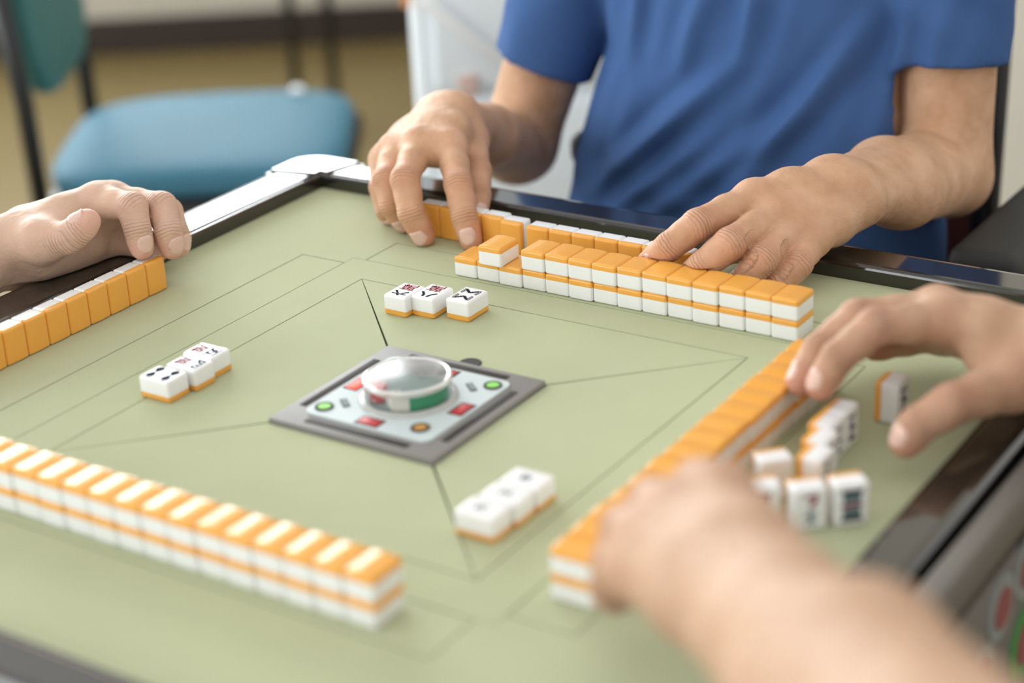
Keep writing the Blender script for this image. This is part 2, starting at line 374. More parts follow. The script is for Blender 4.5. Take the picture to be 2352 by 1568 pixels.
def tile(c, rz=0, pose='down', label='', group='mahjong tiles', marks=None, tilt=0):
    """c = centre of the footprint on its support, world; rz turns it; pose: down (back up), up (face up), stand (face towards local -y)"""
    root = empty('mahjong_tile', c, rz, label=label, cat='mahjong tile', group=group)
    def put(o):
        o.parent = root
        if pose == 'down': pass
        elif pose == 'up': o.rotation_euler = (0, math.pi, 0); o.location = (0, 0, TT)
        elif pose == 'stand':            # back turned to local +y, length upright
            o.rotation_euler = (-math.pi/2, 0, 0); o.location = (0, -TT/2, TL/2)
        if tilt and pose == 'stand': pass
        return o
    a = put(inst('tile_body', ME_BODY)); b = put(inst('tile_back', ME_BACK))
    if marks:
        for nm, me in marks:
            m_ = inst(nm, me)
            m_.parent = root
            if pose == 'up': m_.location = (0, 0, TT+.00006)
            else: m_.rotation_euler = (math.pi/2, 0, 0); m_.location = (0, -TT/2-.00006, TL/2)
    return root
# ---- engraved marks: drawn in the face plane, x across (+-TW/2), y along (+-TL/2)
def glyph(ch, m, cx, cy, sz, sx=1.0, rot=0, bold=.0):
    cu = bpy.data.curves.new('t', 'FONT'); cu.body = ch; cu.size = 1; cu.align_x = 'CENTER'; cu.align_y = 'CENTER'; cu.offset = bold; cu.resolution_u = 2
    o = bpy.data.objects.new('t', cu); COL.objects.link(o)
    dg = bpy.context.evaluated_depsgraph_get(); oe = o.evaluated_get(dg); me = bpy.data.meshes.new_from_object(oe)
    bpy.data.objects.remove(o)
    n = len(me.vertices)
    if n == 0: return None
    co = np.empty(n*3); me.vertices.foreach_get('co', co); co = co.reshape(-1, 3)
    mid = (co.max(0)+co.min(0))/2; co = (co-mid); h = max(1e-6, co[:, 1].max()-co[:, 1].min()); co *= sz/h; co[:, 0] *= sx
    c_, s_ = math.cos(rot), math.sin(rot)
    x = co[:, 0]*c_-co[:, 1]*s_+cx; y = co[:, 0]*s_+co[:, 1]*c_+cy
    me.vertices.foreach_set('co', np.stack([x, y, np.zeros(n)], 1).ravel()); me.materials.clear(); me.materials.append(M[m]); me.name = 'painted_mark'
    me.update(); return ('painted_character', me)
def strokes(m, segs, z=0, name='painted_mark'):
    """segs: list of polylines of (x,y,halfwidth) in millimetres"""
    V = []; F = []
    for pl in segs:
        b = len(V)
        for i, (x, y, h) in enumerate(pl):
            x0, y0, _ = pl[max(0, i-1)]; x1, y1, _ = pl[min(len(pl)-1, i+1)]
            d = Vector((x1-x0, y1-y0)); d.normalize(); nx, ny = -d.y, d.x
            V.append(((x+nx*h)*1e-3, (y+ny*h)*1e-3, z)); V.append(((x-nx*h)*1e-3, (y-ny*h)*1e-3, z))
        for i in range(len(pl)-1): F.append((b+2*i, b+2*i+2, b+2*i+3, b+2*i+1))
    me = bpy.data.meshes.new(name); me.from_pydata(V, [], F); me.materials.append(M[m]); return (name, me)
def blob(m, lst, z=0, name='painted_mark'):
    V = []; F = []
    for x, y, rx, ry in lst:
        b = len(V); n = 20
        for i in range(n): a = 2*math.pi*i/n; V.append(((x+rx*math.cos(a))*1e-3, (y+ry*math.sin(a))*1e-3, z))
        F.append(tuple(range(b, b+n)))
    me = bpy.data.meshes.new(name); me.from_pydata(V, [], F); me.materials.append(M[m]); return (name, me)
def wan(num, col='ink_black'):
    return [glyph('\u842c', 'ink_red', 0, -.0058, .0112, 1.22, bold=.008), glyph(num, col, 0, .0064, .0088, 1.5, bold=.04)]
def bamboo_stick(x0, y0, x1, y1, h=1.45):
    L = []
    for a in (0, .34, .67):
        p = [(x0+(x1-x0)*(a+t*.33), y0+(y1-y0)*(a+t*.33), w_) for t, w_ in ((0, h*1.25), (.2, h*.7), (.8, h*.7), (1, h*1.25))]
        L.append(p)
    return L
def bamboo8():
    L = []
    for s in (1, -1):
        for pts in (((-6.2, 1.6), (-6.2, 9.4)), ((6.2, 1.6), (6.2, 9.4)), ((-5.2, 8.2), (0, 3.4)), ((5.2, 8.2), (0, 3.4))):
            L += bamboo_stick(pts[0][0], s*pts[0][1], pts[1][0], s*pts[1][1])
    W = [[(x, s*2.4, .22), (x, s*8.8, .22)] for s in (1, -1) for x in (-6.2, 6.2)]
    return [strokes('ink_black', L), strokes('tile_white', W, 4e-5)]
def dots4():
    return [blob('ink_slate', [(-4.8, 6.8, 3.4, 3.4), (4.8, 6.8, 3.4, 3.4), (-4.8, -6.8, 3.4, 3.4), (4.8, -6.8, 3.4, 3.4)]),
            strokes('ink_slate', [[(-4.6, s*6.8+1.6, 1.3), (-1.4, s*6.8+1.0, 1.1), (1.4, s*6.8-1.0, 1.1), (4.6, s*6.8-1.6, 1.3)] for s in (1, -1)], 2e-5)]
MK_A = wan('\u516d'); MK_B = wan('\u516b'); MK_C = bamboo8(); MK_D1 = dots4(); MK_D2 = wan('\u56db', 'ink_slate'); MK_D3 = wan('\u4e94', 'ink_slate')
MK_S = [[strokes('ink_slate', [[(-3.2, 3, .9), (0, 3.4, 1.0), (3, 1.8, .6)]]), strokes('ink_teal', [[(-2.6, -1.2, .9), (0, .6, .9), (3.4, -2.4, .7)]], 3e-5)],
        [strokes('ink_slate', [[(-3, 2.6, .8), (2.2, 2.6, .8), (-1.4, -1.6, .9)]]), strokes('ink_teal', [[(-2, -2.2, .9), (3.2, -2.6, .9)]], 3e-5)],
        [strokes('ink_slate', [[(-3.6, 1.2, .9), (-.5, 2.6, 1.2), (3.2, 1.6, .9)]]), strokes('ink_teal', [[(-2.8, -1.4, 1.2), (2.6, -1.0, 1.3)]], 3e-5)]]
MK_F1 = [strokes('ink_red', [[(-3.4, 8.6, 1.0), (3.6, 8.6, 1.3), (2.2, 4.8, 1.7), (-.6, 2.0, 1.3)]]), strokes('ink_teal', [[(-4, -3.2, .8), (4, -2.6, .8)], [(0.2, -.4, .9), (0, -8.6, .9)], [(-3.2, -8.2, .8), (3.6, -7.6, .8)]], 2e-5)]
MK_F2 = [strokes('ink_black', [[(-6.2, 8.6, 1.2), (6.2, 8.6, 1.2)], [(-6.2, -8.6, 1.2), (6.2, -8.6, 1.2)]], 3e-5), strokes('ink_red', [[(-6.2, 0, 1.0), (6.2, 0, 1.0)]], 3e-5), strokes('ink_teal', [[(0, 7.6, 5.2), (0, 1.4, 5.2)], [(0, -1.4, 5.2), (0, -7.6, 5.2)]])]
MK_Z = [strokes('ink_slate', [[(-5, 8, 1.2), (4.5, 8.4, 1.2), (-3, 1.5, 1.4), (5, -1, 1.2)], [(0, 5, 1.3), (0, -8.5, 1.4)], [(-5, -5.6, 1.1), (5, -8, 1.1)]])]

ORD = ['first', 'second', 'third', 'fourth', 'fifth', 'sixth', 'seventh', 'eighth', 'ninth', 'tenth', 'eleventh', 'twelfth', 'thirteenth', 'fourteenth', 'fifteenth', 'sixteenth', 'seventeenth', 'eighteenth']
# far wall, two layers, long side away from the middle of the table
X0, YF = -.1044, .2036
for i in range(14):
    jy = .0006*math.sin(i*2.3)
    tile((X0+TW*(i+.5), YF+TL/2+jy, ZT), 0, 'down', 'orange backed tile, %s from the left, bottom layer of the far wall' % ORD[i], 'bottom layer of the far tile wall')
for i in range(3, 14):
    jy = .0006*math.sin(i*1.7+1)-.0006
    tile((X0+TW*(i+.5)+.0002, YF+TL/2+jy, ZT+TT), 0, 'down', 'orange backed tile, %s from left in the unbroken top layer, far wall' % ORD[i-3], 'top layer of the far tile wall')
tile((X0+TW*2-.0040, YF+TL/2-.0058, ZT+TT), .02, 'down', 'loose orange backed tile pulled out of line atop the far wall, left end', 'top layer of the far tile wall')
# right wall, long side along x
for lay in (0, 1):
    for i in range(15):
        tile((.2117+TL/2+.0004*math.sin(i*2.1+lay), -.1632+TW*(i+.5), ZT+TT*lay), math.pi/2, 'down',
             'orange backed tile, %s from near end, %s layer of the right wall' % (ORD[i], ('bottom', 'top')[lay]), '%s layer of the right-hand tile wall' % ('bottom', 'top')[lay])
# near wall
for lay in (0, 1):
    for i in range(17):
        tile((.1490-TW*(i+.5), -.2345+TL/2+.0003*math.sin(i*2.7+lay), ZT+TT*lay), 0, 'down',
             'orange backed tile, %s from right end, %s layer of the near wall' % (ORD[i], ('bottom', 'top')[lay]), '%s layer of the near left tile wall' % ('bottom', 'top')[lay])
# left player's standing row: orange backs turned to the middle (+x)
for i in range(11):
    tile((-.2915-TT/2, .0833-TW*(i+.5), ZT), -math.pi/2, 'stand', 'upright orange tile, %s from the fingertips in the left row' % ORD[i], 'upright tiles of the left player')
# far player's standing row: backs turned to the middle (-y)
for i in range(7):
    tile((-.0734+TW*(i+.5), .2588+TT/2, ZT), math.pi, 'stand', 'upright orange backed tile, %s from left in the row behind the far wall' % ORD[i], 'upright tiles of the far player')
for i in range(5):
    y = .2655+TT/2 - (.0052 if i == 4 else 0)+.0006*math.sin(i*2)
    lab = ['upright orange tile, %s from left in the group under the fingers' % ORD[i], 'upright orange tile standing forward, right end of the group by the fingers'][i == 4]
    tile((-.1825+TW*(i+.5), y, ZT), math.pi+(.03 if i == 0 else 0), 'stand', lab, 'upright tiles under the far player\'s fingers')
# face-up discards behind the console (read from the far side)
tile((-.1076+TW/2, .1168+TL/2, ZT), math.pi, 'up', 'face up tile with red and black characters, left of three behind the console', 'discards behind the console', MK_A)
tile((-.0878+TW/2, .1238+TL/2, ZT), math.pi, 'up', 'face up tile, red character and two black strokes, middle one behind the console', 'discards behind the console', MK_B)
tile((-.0612+TW/2, .1302+TL/2, ZT), math.pi, 'up', 'face up tile with black zigzag bamboo sticks, behind the console', 'discards behind the console', MK_C)
# discards left of the console: top of the face towards +x
tile((-.1706+TL/2, -.0755+TW/2, ZT), -math.pi/2, 'up', 'face up tile with four dark dots, left of the console', 'discards left of the console', MK_D1)
tile((-.1672+TL/2, -.0528+TW/2, ZT), -math.pi/2, 'up', 'face up tile with red character, middle of three left of the console', 'discards left of the console', MK_D2)
tile((-.1708+TL/2, -.0318+TW/2, ZT), -math.pi/2, 'up', 'face up tile with red character, farthest of three left of the console', 'discards left of the console', MK_D3)
# discards right of the console
for i, (x, y) in enumerate(((.1262, -.1298), (.1282, -.1086), (.1290, -.0872))):
    tile((x+TL/2, y+TW/2, ZT), math.pi/2, 'up', 'face up tile with small dark mark, %s of three right of the console' % ('nearest', 'middle', 'farthest')[i], 'discards right of the console', MK_S[i])
# right player's standing tiles: faces turned to +x
tile((.2790+TT/2, .1135+TW/2, ZT), math.pi/2, 'stand', 'lone upright tile between thumb and fingers of the blurred right hand', 'upright tiles of the right player', MK_Z)
tile((.2660+TT/2, .0632+TW/2, ZT), math.pi/2, 'stand', 'upright white tile at the far end of the staggered row on the right', 'upright tiles of the right player', MK_Z)
tile((.2662+TT/2, .0422+TW/2, ZT), math.pi/2, 'stand', 'upright tile second from the far end of the staggered row on the right', 'upright tiles of the right player', MK_Z)
tile((.2715+TT/2, .0212+TW/2, ZT), math.pi/2, 'stand', 'upright tile third from the far end of the staggered row on the right', 'upright tiles of the right player', MK_Z)
tile((.2782+TT/2, .0002+TW/2, ZT), math.pi/2, 'stand', 'upright tile at the near end of the staggered row on the right', 'upright tiles of the right player', MK_Z)
for (x0, y0, a, mk, lab) in ((.2955, -.0395, .76, MK_F1, 'upright tile with a red hooked mark above a teal one'), (.3135, -.0235, .76, MK_F2, 'upright tile with three dark bars and two grey blocks'),
                            (.2640, -.0165, .80, None, 'white tile turned askew between the right wall and the red marked tile'), (.2705, -.0490, .62, MK_F1, 'upright tile half hidden by the nearest blurred hand')):
    cx, cy = x0+math.cos(a)*TW/2, y0+math.sin(a)*TW/2
    tile((cx-math.sin(a)*TT/2, cy+math.cos(a)*TT/2, ZT), a, 'stand', lab, 'upright tiles of the right player', mk)
# ---- dice in the dome
def die(c, rz, s, m, pm, label):
    d = empty('die', c, rz, label=label, cat='die')
    bmesh_obj('die_cube', box_bm(s, s, s, s*.12, 3, off=(0, 0, s/2)), m, d)
    P = []
    def pip(x, y, z, ax):
        o = disc('pip', s*.1, s*.02, pm, (x, y, z), d, seg=16, bev=0)
        if ax == 'x': o.rotation_euler = (0, math.pi/2, 0)
        if ax == 'y': o.rotation_euler = (math.pi/2, 0, 0)
    q = s*.25
    for u, v in ((-q, -q), (q, q), (-q, q), (q, -q)): pip(u, v, s, 'z')
    for u, v in ((-q, -q), (q, q), (0, 0)): pip(s/2, u, s/2+v, 'x')
    for u, v in ((-q, -q), (q, q)): pip(u, -s/2, s/2+v, 'y')
die((-.0120, -.0165, ZT+.0066), .5, .0085, 'die_red', 'die_white', 'small red die with white pips under the clear dome')
die((.0040, -.0195, ZT+.0066), 1.05, .0085, 'die_white', 'ink_black', 'small white die with dark pips under the clear dome')
# ------------------------------------------------------------------ smooth bodies from distance fields
class Field:
    def __init__(s, lo, hi, vx):
        s.lo = np.array(lo, np.float32); s.vx = vx
        s.n = np.ceil((np.array(hi)-np.array(lo))/vx).astype(int)+1
        s.a = np.full(s.n, .05, np.float32)
        s.ax = [s.lo[i]+np.arange(s.n[i], dtype=np.float32)*vx for i in range(3)]
    def win(s, lo, hi):
        i0 = np.clip(np.floor((np.array(lo)-s.lo)/s.vx).astype(int), 0, s.n); i1 = np.clip(np.ceil((np.array(hi)-s.lo)/s.vx).astype(int)+1, 0, s.n)
        return tuple(slice(a, b) for a, b in zip(i0, i1))
    def grid(s, w): return s.ax[0][w[0]][:, None, None], s.ax[1][w[1]][None, :, None], s.ax[2][w[2]][None, None, :]
def smin(a, b, k):
    h = np.maximum(k-np.abs(a-b), 0)/k
    return np.minimum(a, b)-h*h*k*.25
def cone_d(X, Y, Z, a, b, r1, r2, flat=None):
    a = np.array(a, np.float32); b = np.array(b, np.float32); d = b-a; L = float(d@d)+1e-12
    px, py, pz = X-a[0], Y-a[1], Z-a[2]
    t = np.clip((px*d[0]+py*d[1]+pz*d[2])/L, 0, 1)
    qx, qy, qz = px-t*d[0], py-t*d[1], pz-t*d[2]
    return np.sqrt(qx*qx+qy*qy+qz*qz)-(r1+(r2-r1)*t)
def add_cone(f, a, b, r1, r2, k, cutk=False):
    a, b = np.array(a), np.array(b); R = max(r1, r2)+k+3*f.vx
    w = f.win(np.minimum(a, b)-R, np.maximum(a, b)+R)
    if min(x.stop-x.start for x in w) <= 0: return
    d = cone_d(*f.grid(w), a, b, r1, r2).astype(np.float32)
    f.a[w] = smin(f.a[w], d, k) if not cutk else -smin(-f.a[w], d, k)
def surface(f):
    A = f.a; ins = A < 0
    n = np.array(A.shape)-1
    c = [ins[i:i+n[0], j:j+n[1], k:k+n[2]] for i in (0, 1) for j in (0, 1) for k in (0, 1)]
    cnt = sum(x.astype(np.int8) for x in c)
    act = (cnt > 0) & (cnt < 8)
    idx = np.argwhere(act); m = len(idx)
    ids = np.full(act.shape, -1, np.int32); ids[act] = np.arange(m)
    off = np.array([(i, j, k) for i in (0, 1) for j in (0, 1) for k in (0, 1)])
    val = np.stack([A[idx[:, 0]+o[0], idx[:, 1]+o[1], idx[:, 2]+o[2]] for o in off], 1)
    acc = np.zeros((m, 3)); num = np.zeros(m)
    for a in range(8):
        for b in range(a+1, 8):
            if np.abs(off[a]-off[b]).sum() != 1: continue
            va, vb = val[:, a], val[:, b]; x = (va < 0) != (vb < 0)
            t = np.where(x, va/(va-vb+1e-20), 0)
            acc += np.where(x[:, None], off[a]+(off[b]-off[a])*t[:, None], 0); num += x
    V = (idx+acc/num[:, None])*f.vx+f.lo
    Q = []
    for ax in range(3):
        o1, o2 = [(1, 2), (2, 0), (0, 1)][ax]
        sl0 = [slice(1, -1)]*3; sl0[ax] = slice(0, -1); sl1 = list(sl0); sl1[ax] = slice(1, None)
        a0 = ins[tuple(sl0)]; a1 = ins[tuple(sl1)]
        for sgn, msk in ((1, a0 & ~a1), (-1, ~a0 & a1)):
            e = np.argwhere(msk)
            if not len(e): continue
            e = e+np.array([0 if i == ax else 1 for i in range(3)])
            def cell(d1, d2):
                q = e.copy(); q[:, o1] -= d1; q[:, o2] -= d2; return ids[q[:, 0], q[:, 1], q[:, 2]]
            q = np.stack([cell(1, 1), cell(0, 1), cell(0, 0), cell(1, 0)], 1)
            Q.append(q if sgn > 0 else q[:, ::-1])
    Q = np.concatenate(Q); Q = Q[(Q >= 0).all(1)]
    return V, Q
def relax(V, Q, it=2, lam=.5):
    e = np.concatenate([Q[:, [0, 1]], Q[:, [1, 2]], Q[:, [2, 3]], Q[:, [3, 0]]]); e = np.concatenate([e, e[:, ::-1]])
    deg = np.bincount(e[:, 0], minlength=len(V)).astype(float)
    for _ in range(it):
        s = np.stack([np.bincount(e[:, 0], V[e[:, 1], i], minlength=len(V)) for i in range(3)], 1)
        V = V+(s/deg[:, None]-V)*lam
    return V
def np_mesh(name, V, Q, m, parent=None, loc=(0, 0, 0), attrs=None, **k):
    me = bpy.data.meshes.new(name); me.vertices.add(len(V)); me.vertices.foreach_set('co', (V-np.array(loc)).astype(np.float32).ravel())
    me.loops.add(len(Q)*4); me.loops.foreach_set('vertex_index', Q.astype(np.int32).ravel())
    me.polygons.add(len(Q)); me.polygons.foreach_set('loop_start', np.arange(0, len(Q)*4, 4, dtype=np.int32)); me.polygons.foreach_set('loop_total', np.full(len(Q), 4, np.int32))
    me.update(calc_edges=True); me.validate()
    me.polygons.foreach_set('use_smooth', np.ones(len(me.polygons), bool)); me.materials.append(M[m])
    for nm, arr in (attrs or {}).items():
        at = me.attributes.new(nm, 'FLOAT', 'POINT'); at.data.foreach_set('value', arr.astype(np.float32))
    o = inst(name, me, parent, loc, **k); return o

def unit(v): v = np.array(v, float); return v/(np.linalg.norm(v)+1e-12)
def hand_frame(h):
    W = np.array(h['wrist']); mi, mp = np.array(h['index'][0][:3]), np.array(h['pinky'][0][:3])
    n = unit(np.cross(mi-W, mp-W)); tips = np.mean([h[f][3][:3] for f in ('index', 'middle', 'ring', 'pinky')], 0); mc = np.mean([h[f][0][:3] for f in ('index', 'middle', 'ring', 'pinky')], 0)
    if n@(tips-mc) > 0: n = -n
    lat = unit((mi-mp)-((mi-mp)@n)*n)
    return W, n, lat
# what flesh may not sink into: felt, rails, tiles (boxes lo, hi relative to the playing surface); skin flattens against them
SOLID = [((-.36, -.36, -.05), (.36, .36, .0004)), ((-.39, -.39, -.05), (-.3318, .39, .0134)), ((.3444, -.39, -.05), (.39, .39, .0134)), ((-.39, .3258, -.05), (.39, .3675, .0134)),
         ((-.1048, .2026, 0), (.1860, .2316, .0161)), ((-.0430, .2015, 0), (.1860, .2316, .0321)), ((.2108, -.1636, 0), (.2395, .1478, .0321)),
         ((-.1830, .2645, 0), (-.0993, .2825, .0275)), ((-.0998, .2595, 0), (-.0783, .2775, .0275)), ((-.0736, .2583, 0), (.0718, .2750, .0275)),
         ((-.3077, -.16, 0), (-.2911, .0837, .0276)), ((.2786, .1131, 0), (.2952, .1346, .0275)), ((.2655, .042, 0), (.2822, .0842, .0275))]
def carve(f):
    for lo, hi in SOLID:
        lo = np.array(lo)+(0, 0, ZT); hi = np.array(hi)+(0, 0, ZT)
        w = f.win(lo-.01, hi+.01)
        if min(x.stop-x.start for x in w) <= 0: continue
        X = f.grid(w); q = [np.abs(X[i]-(lo[i]+hi[i])/2)-(hi[i]-lo[i])/2 for i in range(3)]
        dist = np.sqrt(sum(np.maximum(a, 0)**2 for a in q))+np.minimum(np.maximum(np.maximum(q[0], q[1]), q[2]), 0)
        f.a[w] = np.maximum(f.a[w], -dist.astype(np.float32))
def push_out(P, m=.0006):
    P = np.array(P)
    for _ in range(2):
        for lo, hi in SOLID:
            lo_ = np.array(lo)+(0, 0, ZT)-m; hi_ = np.array(hi)+(0, 0, ZT)+m
            ins = ((P > lo_) & (P < hi_)).all(1)
            for i in np.nonzero(ins)[0]:
                dl = P[i]-lo_; dh = hi_-P[i]; dl[2] = 9; j = int(np.argmin(np.concatenate([dl, dh])))
                if j < 3: P[i, j] = lo_[j]
                else: P[i, j-3] = hi_[j-3]
    return list(P)
def dorsal(h, q):
    J = [np.array(j[:3]) for j in h[q]]; ax = unit(J[3]-J[2]); dor = unit(J[2]-(J[1]+J[3])/2)
    if q in h.get('nail_dir', {}): dor = np.array(h['nail_dir'][q], float)
    return unit(dor-(dor@ax)*ax)
def build_arm(h, vx=.0013, hi_z=None):
    """h: wrist, fingers (MCP, PIP, DIP, TIP with radii), arm = [(pos, r, spread)], returns vertices, quads, attributes"""
    W, n, lat = hand_frame(h)
    pts = [W]+[np.array(j[:3]) for f in ('thumb', 'index', 'middle', 'ring', 'pinky') for j in h[f]]+[np.array(a[0]) for a in h['arm']]
    pts = np.array(pts); pad = .055
    lo = pts.min(0)-pad; hi = pts.max(0)+pad
    f = Field(lo, hi, vx)
    # palm
    order = ['index', 'middle', 'ring', 'pinky']; off = dict(index=.0105, middle=.0035, ring=-.0035, pinky=-.0105)
    for q in order:
        m = h[q][0]; b = np.array(m[:3]); r = m[3]
        base = W+lat*off[q]*1.25
        mid = (base*.45+b*.55)+n*.002
        add_cone(f, base, mid, .0155, .0138, .012); add_cone(f, mid, b, .0138, r*1.0, .012)
        # extensor tendon and knuckle head
        add_cone(f, base+n*.0120, b+n*(r*.74), .0029, .0034, .0065)
        add_cone(f, b+n*(r*.16), b+n*(r*.18), r*.84, r*.84, .009)
    for a, b in zip(order[:-1], order[1:]):      # palm filling and finger webs
        pa, pb = np.array(h[a][0][:3]), np.array(h[b][0][:3]); mid = (pa+pb)/2
        add_cone(f, W-n*.004, mid-n*.005, .0145, .0112, .010)
        d = unit(np.array(h[a][1][:3])-pa+np.array(h[b][1][:3])-pb)
        add_cone(f, mid-n*.002, mid+d*.012-n*.003, .0105, .0070, .008); add_cone(f, W+n*.001, mid+n*.0005, .0150, .0118, .012)
    pk = np.array(h['pinky'][0][:3])             # heel of the hand
    add_cone(f, W-n*.006-lat*.014, (W+pk)/2-n*.010-lat*.006, .0135, .0135, .012)
    # veins on the back
    for (a, b, t0, t1) in h.get('veins', [('index', 'middle', .25, .95), ('middle', 'ring', .2, .9), ('ring', 'pinky', .3, .9)]):
        p0 = W+lat*(off[a]+off[b])*.6+n*.0135; p1 = (np.array(h[a][0][:3])+np.array(h[b][0][:3]))/2+n*.0095
        q0, q1 = p0+(p1-p0)*t0, p0+(p1-p0)*t1; md = (q0+q1)/2+lat*.003+n*.0012
        add_cone(f, q0, md, .0014, .0016, .0035); add_cone(f, md, q1, .0016, .0012, .0035)
    # thenar eminence
    tm = np.array(h['thumb'][0][:3]); tr = h['thumb'][0][3]; tb = W+lat*.015-n*.004
    add_cone(f, tb, tm, .0155, tr, .014)
    add_cone(f, (tb+tm)/2-n*.004, (W+tm+np.array(h['index'][0][:3]))/3-n*.006, .0125, .0115, .014)
    add_cone(f, tm, (tm+np.array(h['index'][0][:3])*1.2+W*.3)/2.5-n*.004, tr*.75, .0085, .012)
    # forearm and upper arm: two parallel bones
    prev = (W, .0150, .0125, lat)
    for (p, r, sp) in h['arm']:
        p = np.array(p); ax = unit(p-prev[0]); l2 = unit(prev[3]-(prev[3]@ax)*ax)
        for s_ in (1, -1): add_cone(f, prev[0]+prev[3]*s_*prev[2], p+l2*s_*sp, prev[1], r, .016)
        add_cone(f, prev[0], p, prev[1]*1.02, r*1.04, .016)
        prev = (p, r, sp, l2)
    # fingers, each in its own little field so that they do not melt together
    F = np.full(f.a.shape, .05, np.float32)
    for q in ('thumb', 'index', 'middle', 'ring', 'pinky'):
        J = [np.array(j[:3]) for j in h[q]]; R = [j[3] for j in h[q]]
        P = np.array(J); w = f.win(P.min(0)-.02, P.max(0)+.02); X = f.grid(w)
        d = None
        kb = unit((J[1]-J[0]))
        def u(x, k=.004):
            nonlocal d
            d = x if d is None else smin(d, x, k)
        for i in range(3):
            a, b = J[i], J[i+1]; ra, rb = R[i], R[i+1]
            mid = a*.5+b*.5; wa = .95 if i < 2 else .98
            u(cone_d(*X, a, mid, ra, (ra+rb)/2*wa)); u(cone_d(*X, mid, b, (ra+rb)/2*wa, rb))
        # pad of the last joint, knobbly middle joint, palmar pads
        dl = unit(J[3]-J[2]); dor = dorsal(h, q)
        u(cone_d(*X, J[3]-dl*.004-dor*R[3]*.22, J[3]+dl*.001-dor*R[3]*.15, R[3]*.90, R[3]*.80), .004)
        for i in (0, 1):
            a, b = J[i], J[i+1]; mid = (a+b)/2; u(cone_d(*X, mid-dor*R[i+1]*.28, mid-dor*R[i+1]*.28, R[i+1]*.80, R[i+1]*.80), .006)
        d = d.astype(np.float32)
        F[w] = smin(F[w], d, .0016)
    for a, b, r1, r2, k_ in h.get('fill', []): add_cone(f, a, b, r1, r2, k_)
    f.a = smin(f.a, F, .0075)
    carve(f); h['field'] = f
    V, Q = surface(f); V = relax(V, Q, 2, .45)
    # attributes: flush and creases
    fl = np.zeros(len(V)); cr = np.zeros(len(V)); cp = np.zeros(len(V))
    for q in ('thumb', 'index', 'middle', 'ring', 'pinky'):
        J = [np.array(j[:3]) for j in h[q]]; R = [j[3] for j in h[q]]
        for i, amp in ((0, .22), (1, .38), (2, .25), (3, .75)):
            dd = np.linalg.norm(V-J[i], axis=1)/(R[i]*(1.7 if i == 3 else 1.5)); fl = np.maximum(fl, amp*np.clip(1.35-dd, 0, 1))
        for i, amp in ((1, 1.0), (2, .7)):
            ax = unit(J[i+1]-J[i-1]); dor = unit(J[i]-(J[i-1]+J[i+1])/2); dor = unit(dor-(dor@ax)*ax)
            r_ = V-J[i]; t = r_@ax; rad = np.linalg.norm(r_, axis=1)
            mk = amp*np.exp(-(t/(R[i]*.62))**2)*np.clip((r_@dor)/(R[i])*1.3+.35, 0, 1)*(rad < R[i]*2.0)
            up = mk > cr; cr = np.where(up, mk, cr); cp = np.where(up, t*1000*1.15, cp)
    return V, Q, dict(flush=fl, crease=cr, crease_pos=cp)
def skin_radius(f, c, d, r):
    # how far out from c the skin lies in direction d
    s_ = np.linspace(.5*r, 1.7*r, 25); P = (c+d*s_[:, None]-f.lo)/f.vx; i = np.clip(np.floor(P).astype(int), 0, f.n-2); t = P-i; v = 0
    for a in (0, 1):
        for b in (0, 1):
            for e in (0, 1): v = v+f.a[i[:, 0]+a, i[:, 1]+b, i[:, 2]+e]*(t[:, 0] if a else 1-t[:, 0])*(t[:, 1] if b else 1-t[:, 1])*(t[:, 2] if e else 1-t[:, 2])
    out = np.nonzero(v > 0)[0]
    return float(s_[out[0]]) if len(out) else 1.3*r
def nails(h, parent, base, which=('thumb', 'index', 'middle', 'ring', 'pinky')):
    for q in which:
        J = [np.array(j[:3]) for j in h[q]]; r = h[q][3][3]
        ax = unit(J[3]-J[2]); dor = dorsal(h, q); r2 = h[q][2][3]; sl = (r2*.97-r)/np.linalg.norm(J[3]-J[2])
        sd = np.cross(ax, dor); V = []; F = []; nu, nv = 10, 9
        for i in range(nv):
            t = i/(nv-1); l = -.0098+.0140*t
            wd = .86*(1-.35*(1-t)**3) if t < .7 else .86*(1-.45*((t-.7)/.3)**2)
            for j in range(nu):
                s_ = (j/(nu-1)*2-1); a = s_*wd
                dn = dor*math.cos(a)+sd*math.sin(a); c0 = J[3]+ax*min(l, .0015)
                rr = min(max(skin_radius(h['field'], c0, dn, r), r*.93), r*1.45)+.0004-.0016*max(0, t-.6)**1.5*2
                if t == 0 or j in (0, nu-1): rr -= .0007
                V.append(J[3]+ax*(l-.0010*s_*s_*(1 if t > .6 else -1))+(dor*math.cos(a)+sd*math.sin(a))*rr)
        for i in range(nv-1):
            for j in range(nu-1): F.append((i*nu+j, i*nu+j+1, (i+1)*nu+j+1, (i+1)*nu+j))
        n0 = len(V); inner = [v-dor*.0006 for v in V]; V2 = push_out(V+inner); F2 = F+[tuple(x+n0 for x in reversed(q_)) for q_ in F]
        rim = [i for i in range(nu)]+[i*nu+nu-1 for i in range(1, nv)]+[(nv-1)*nu+j for j in range(nu-2, -1, -1)]+[i*nu for i in range(nv-2, 0, -1)]
        for i in range(len(rim)): a, b = rim[i], rim[(i+1) % len(rim)]; F2.append((a, a+n0, b+n0, b))
        mesh('fingernail', [v-base for v in V2], F2, 'nail', parent, smooth=True)
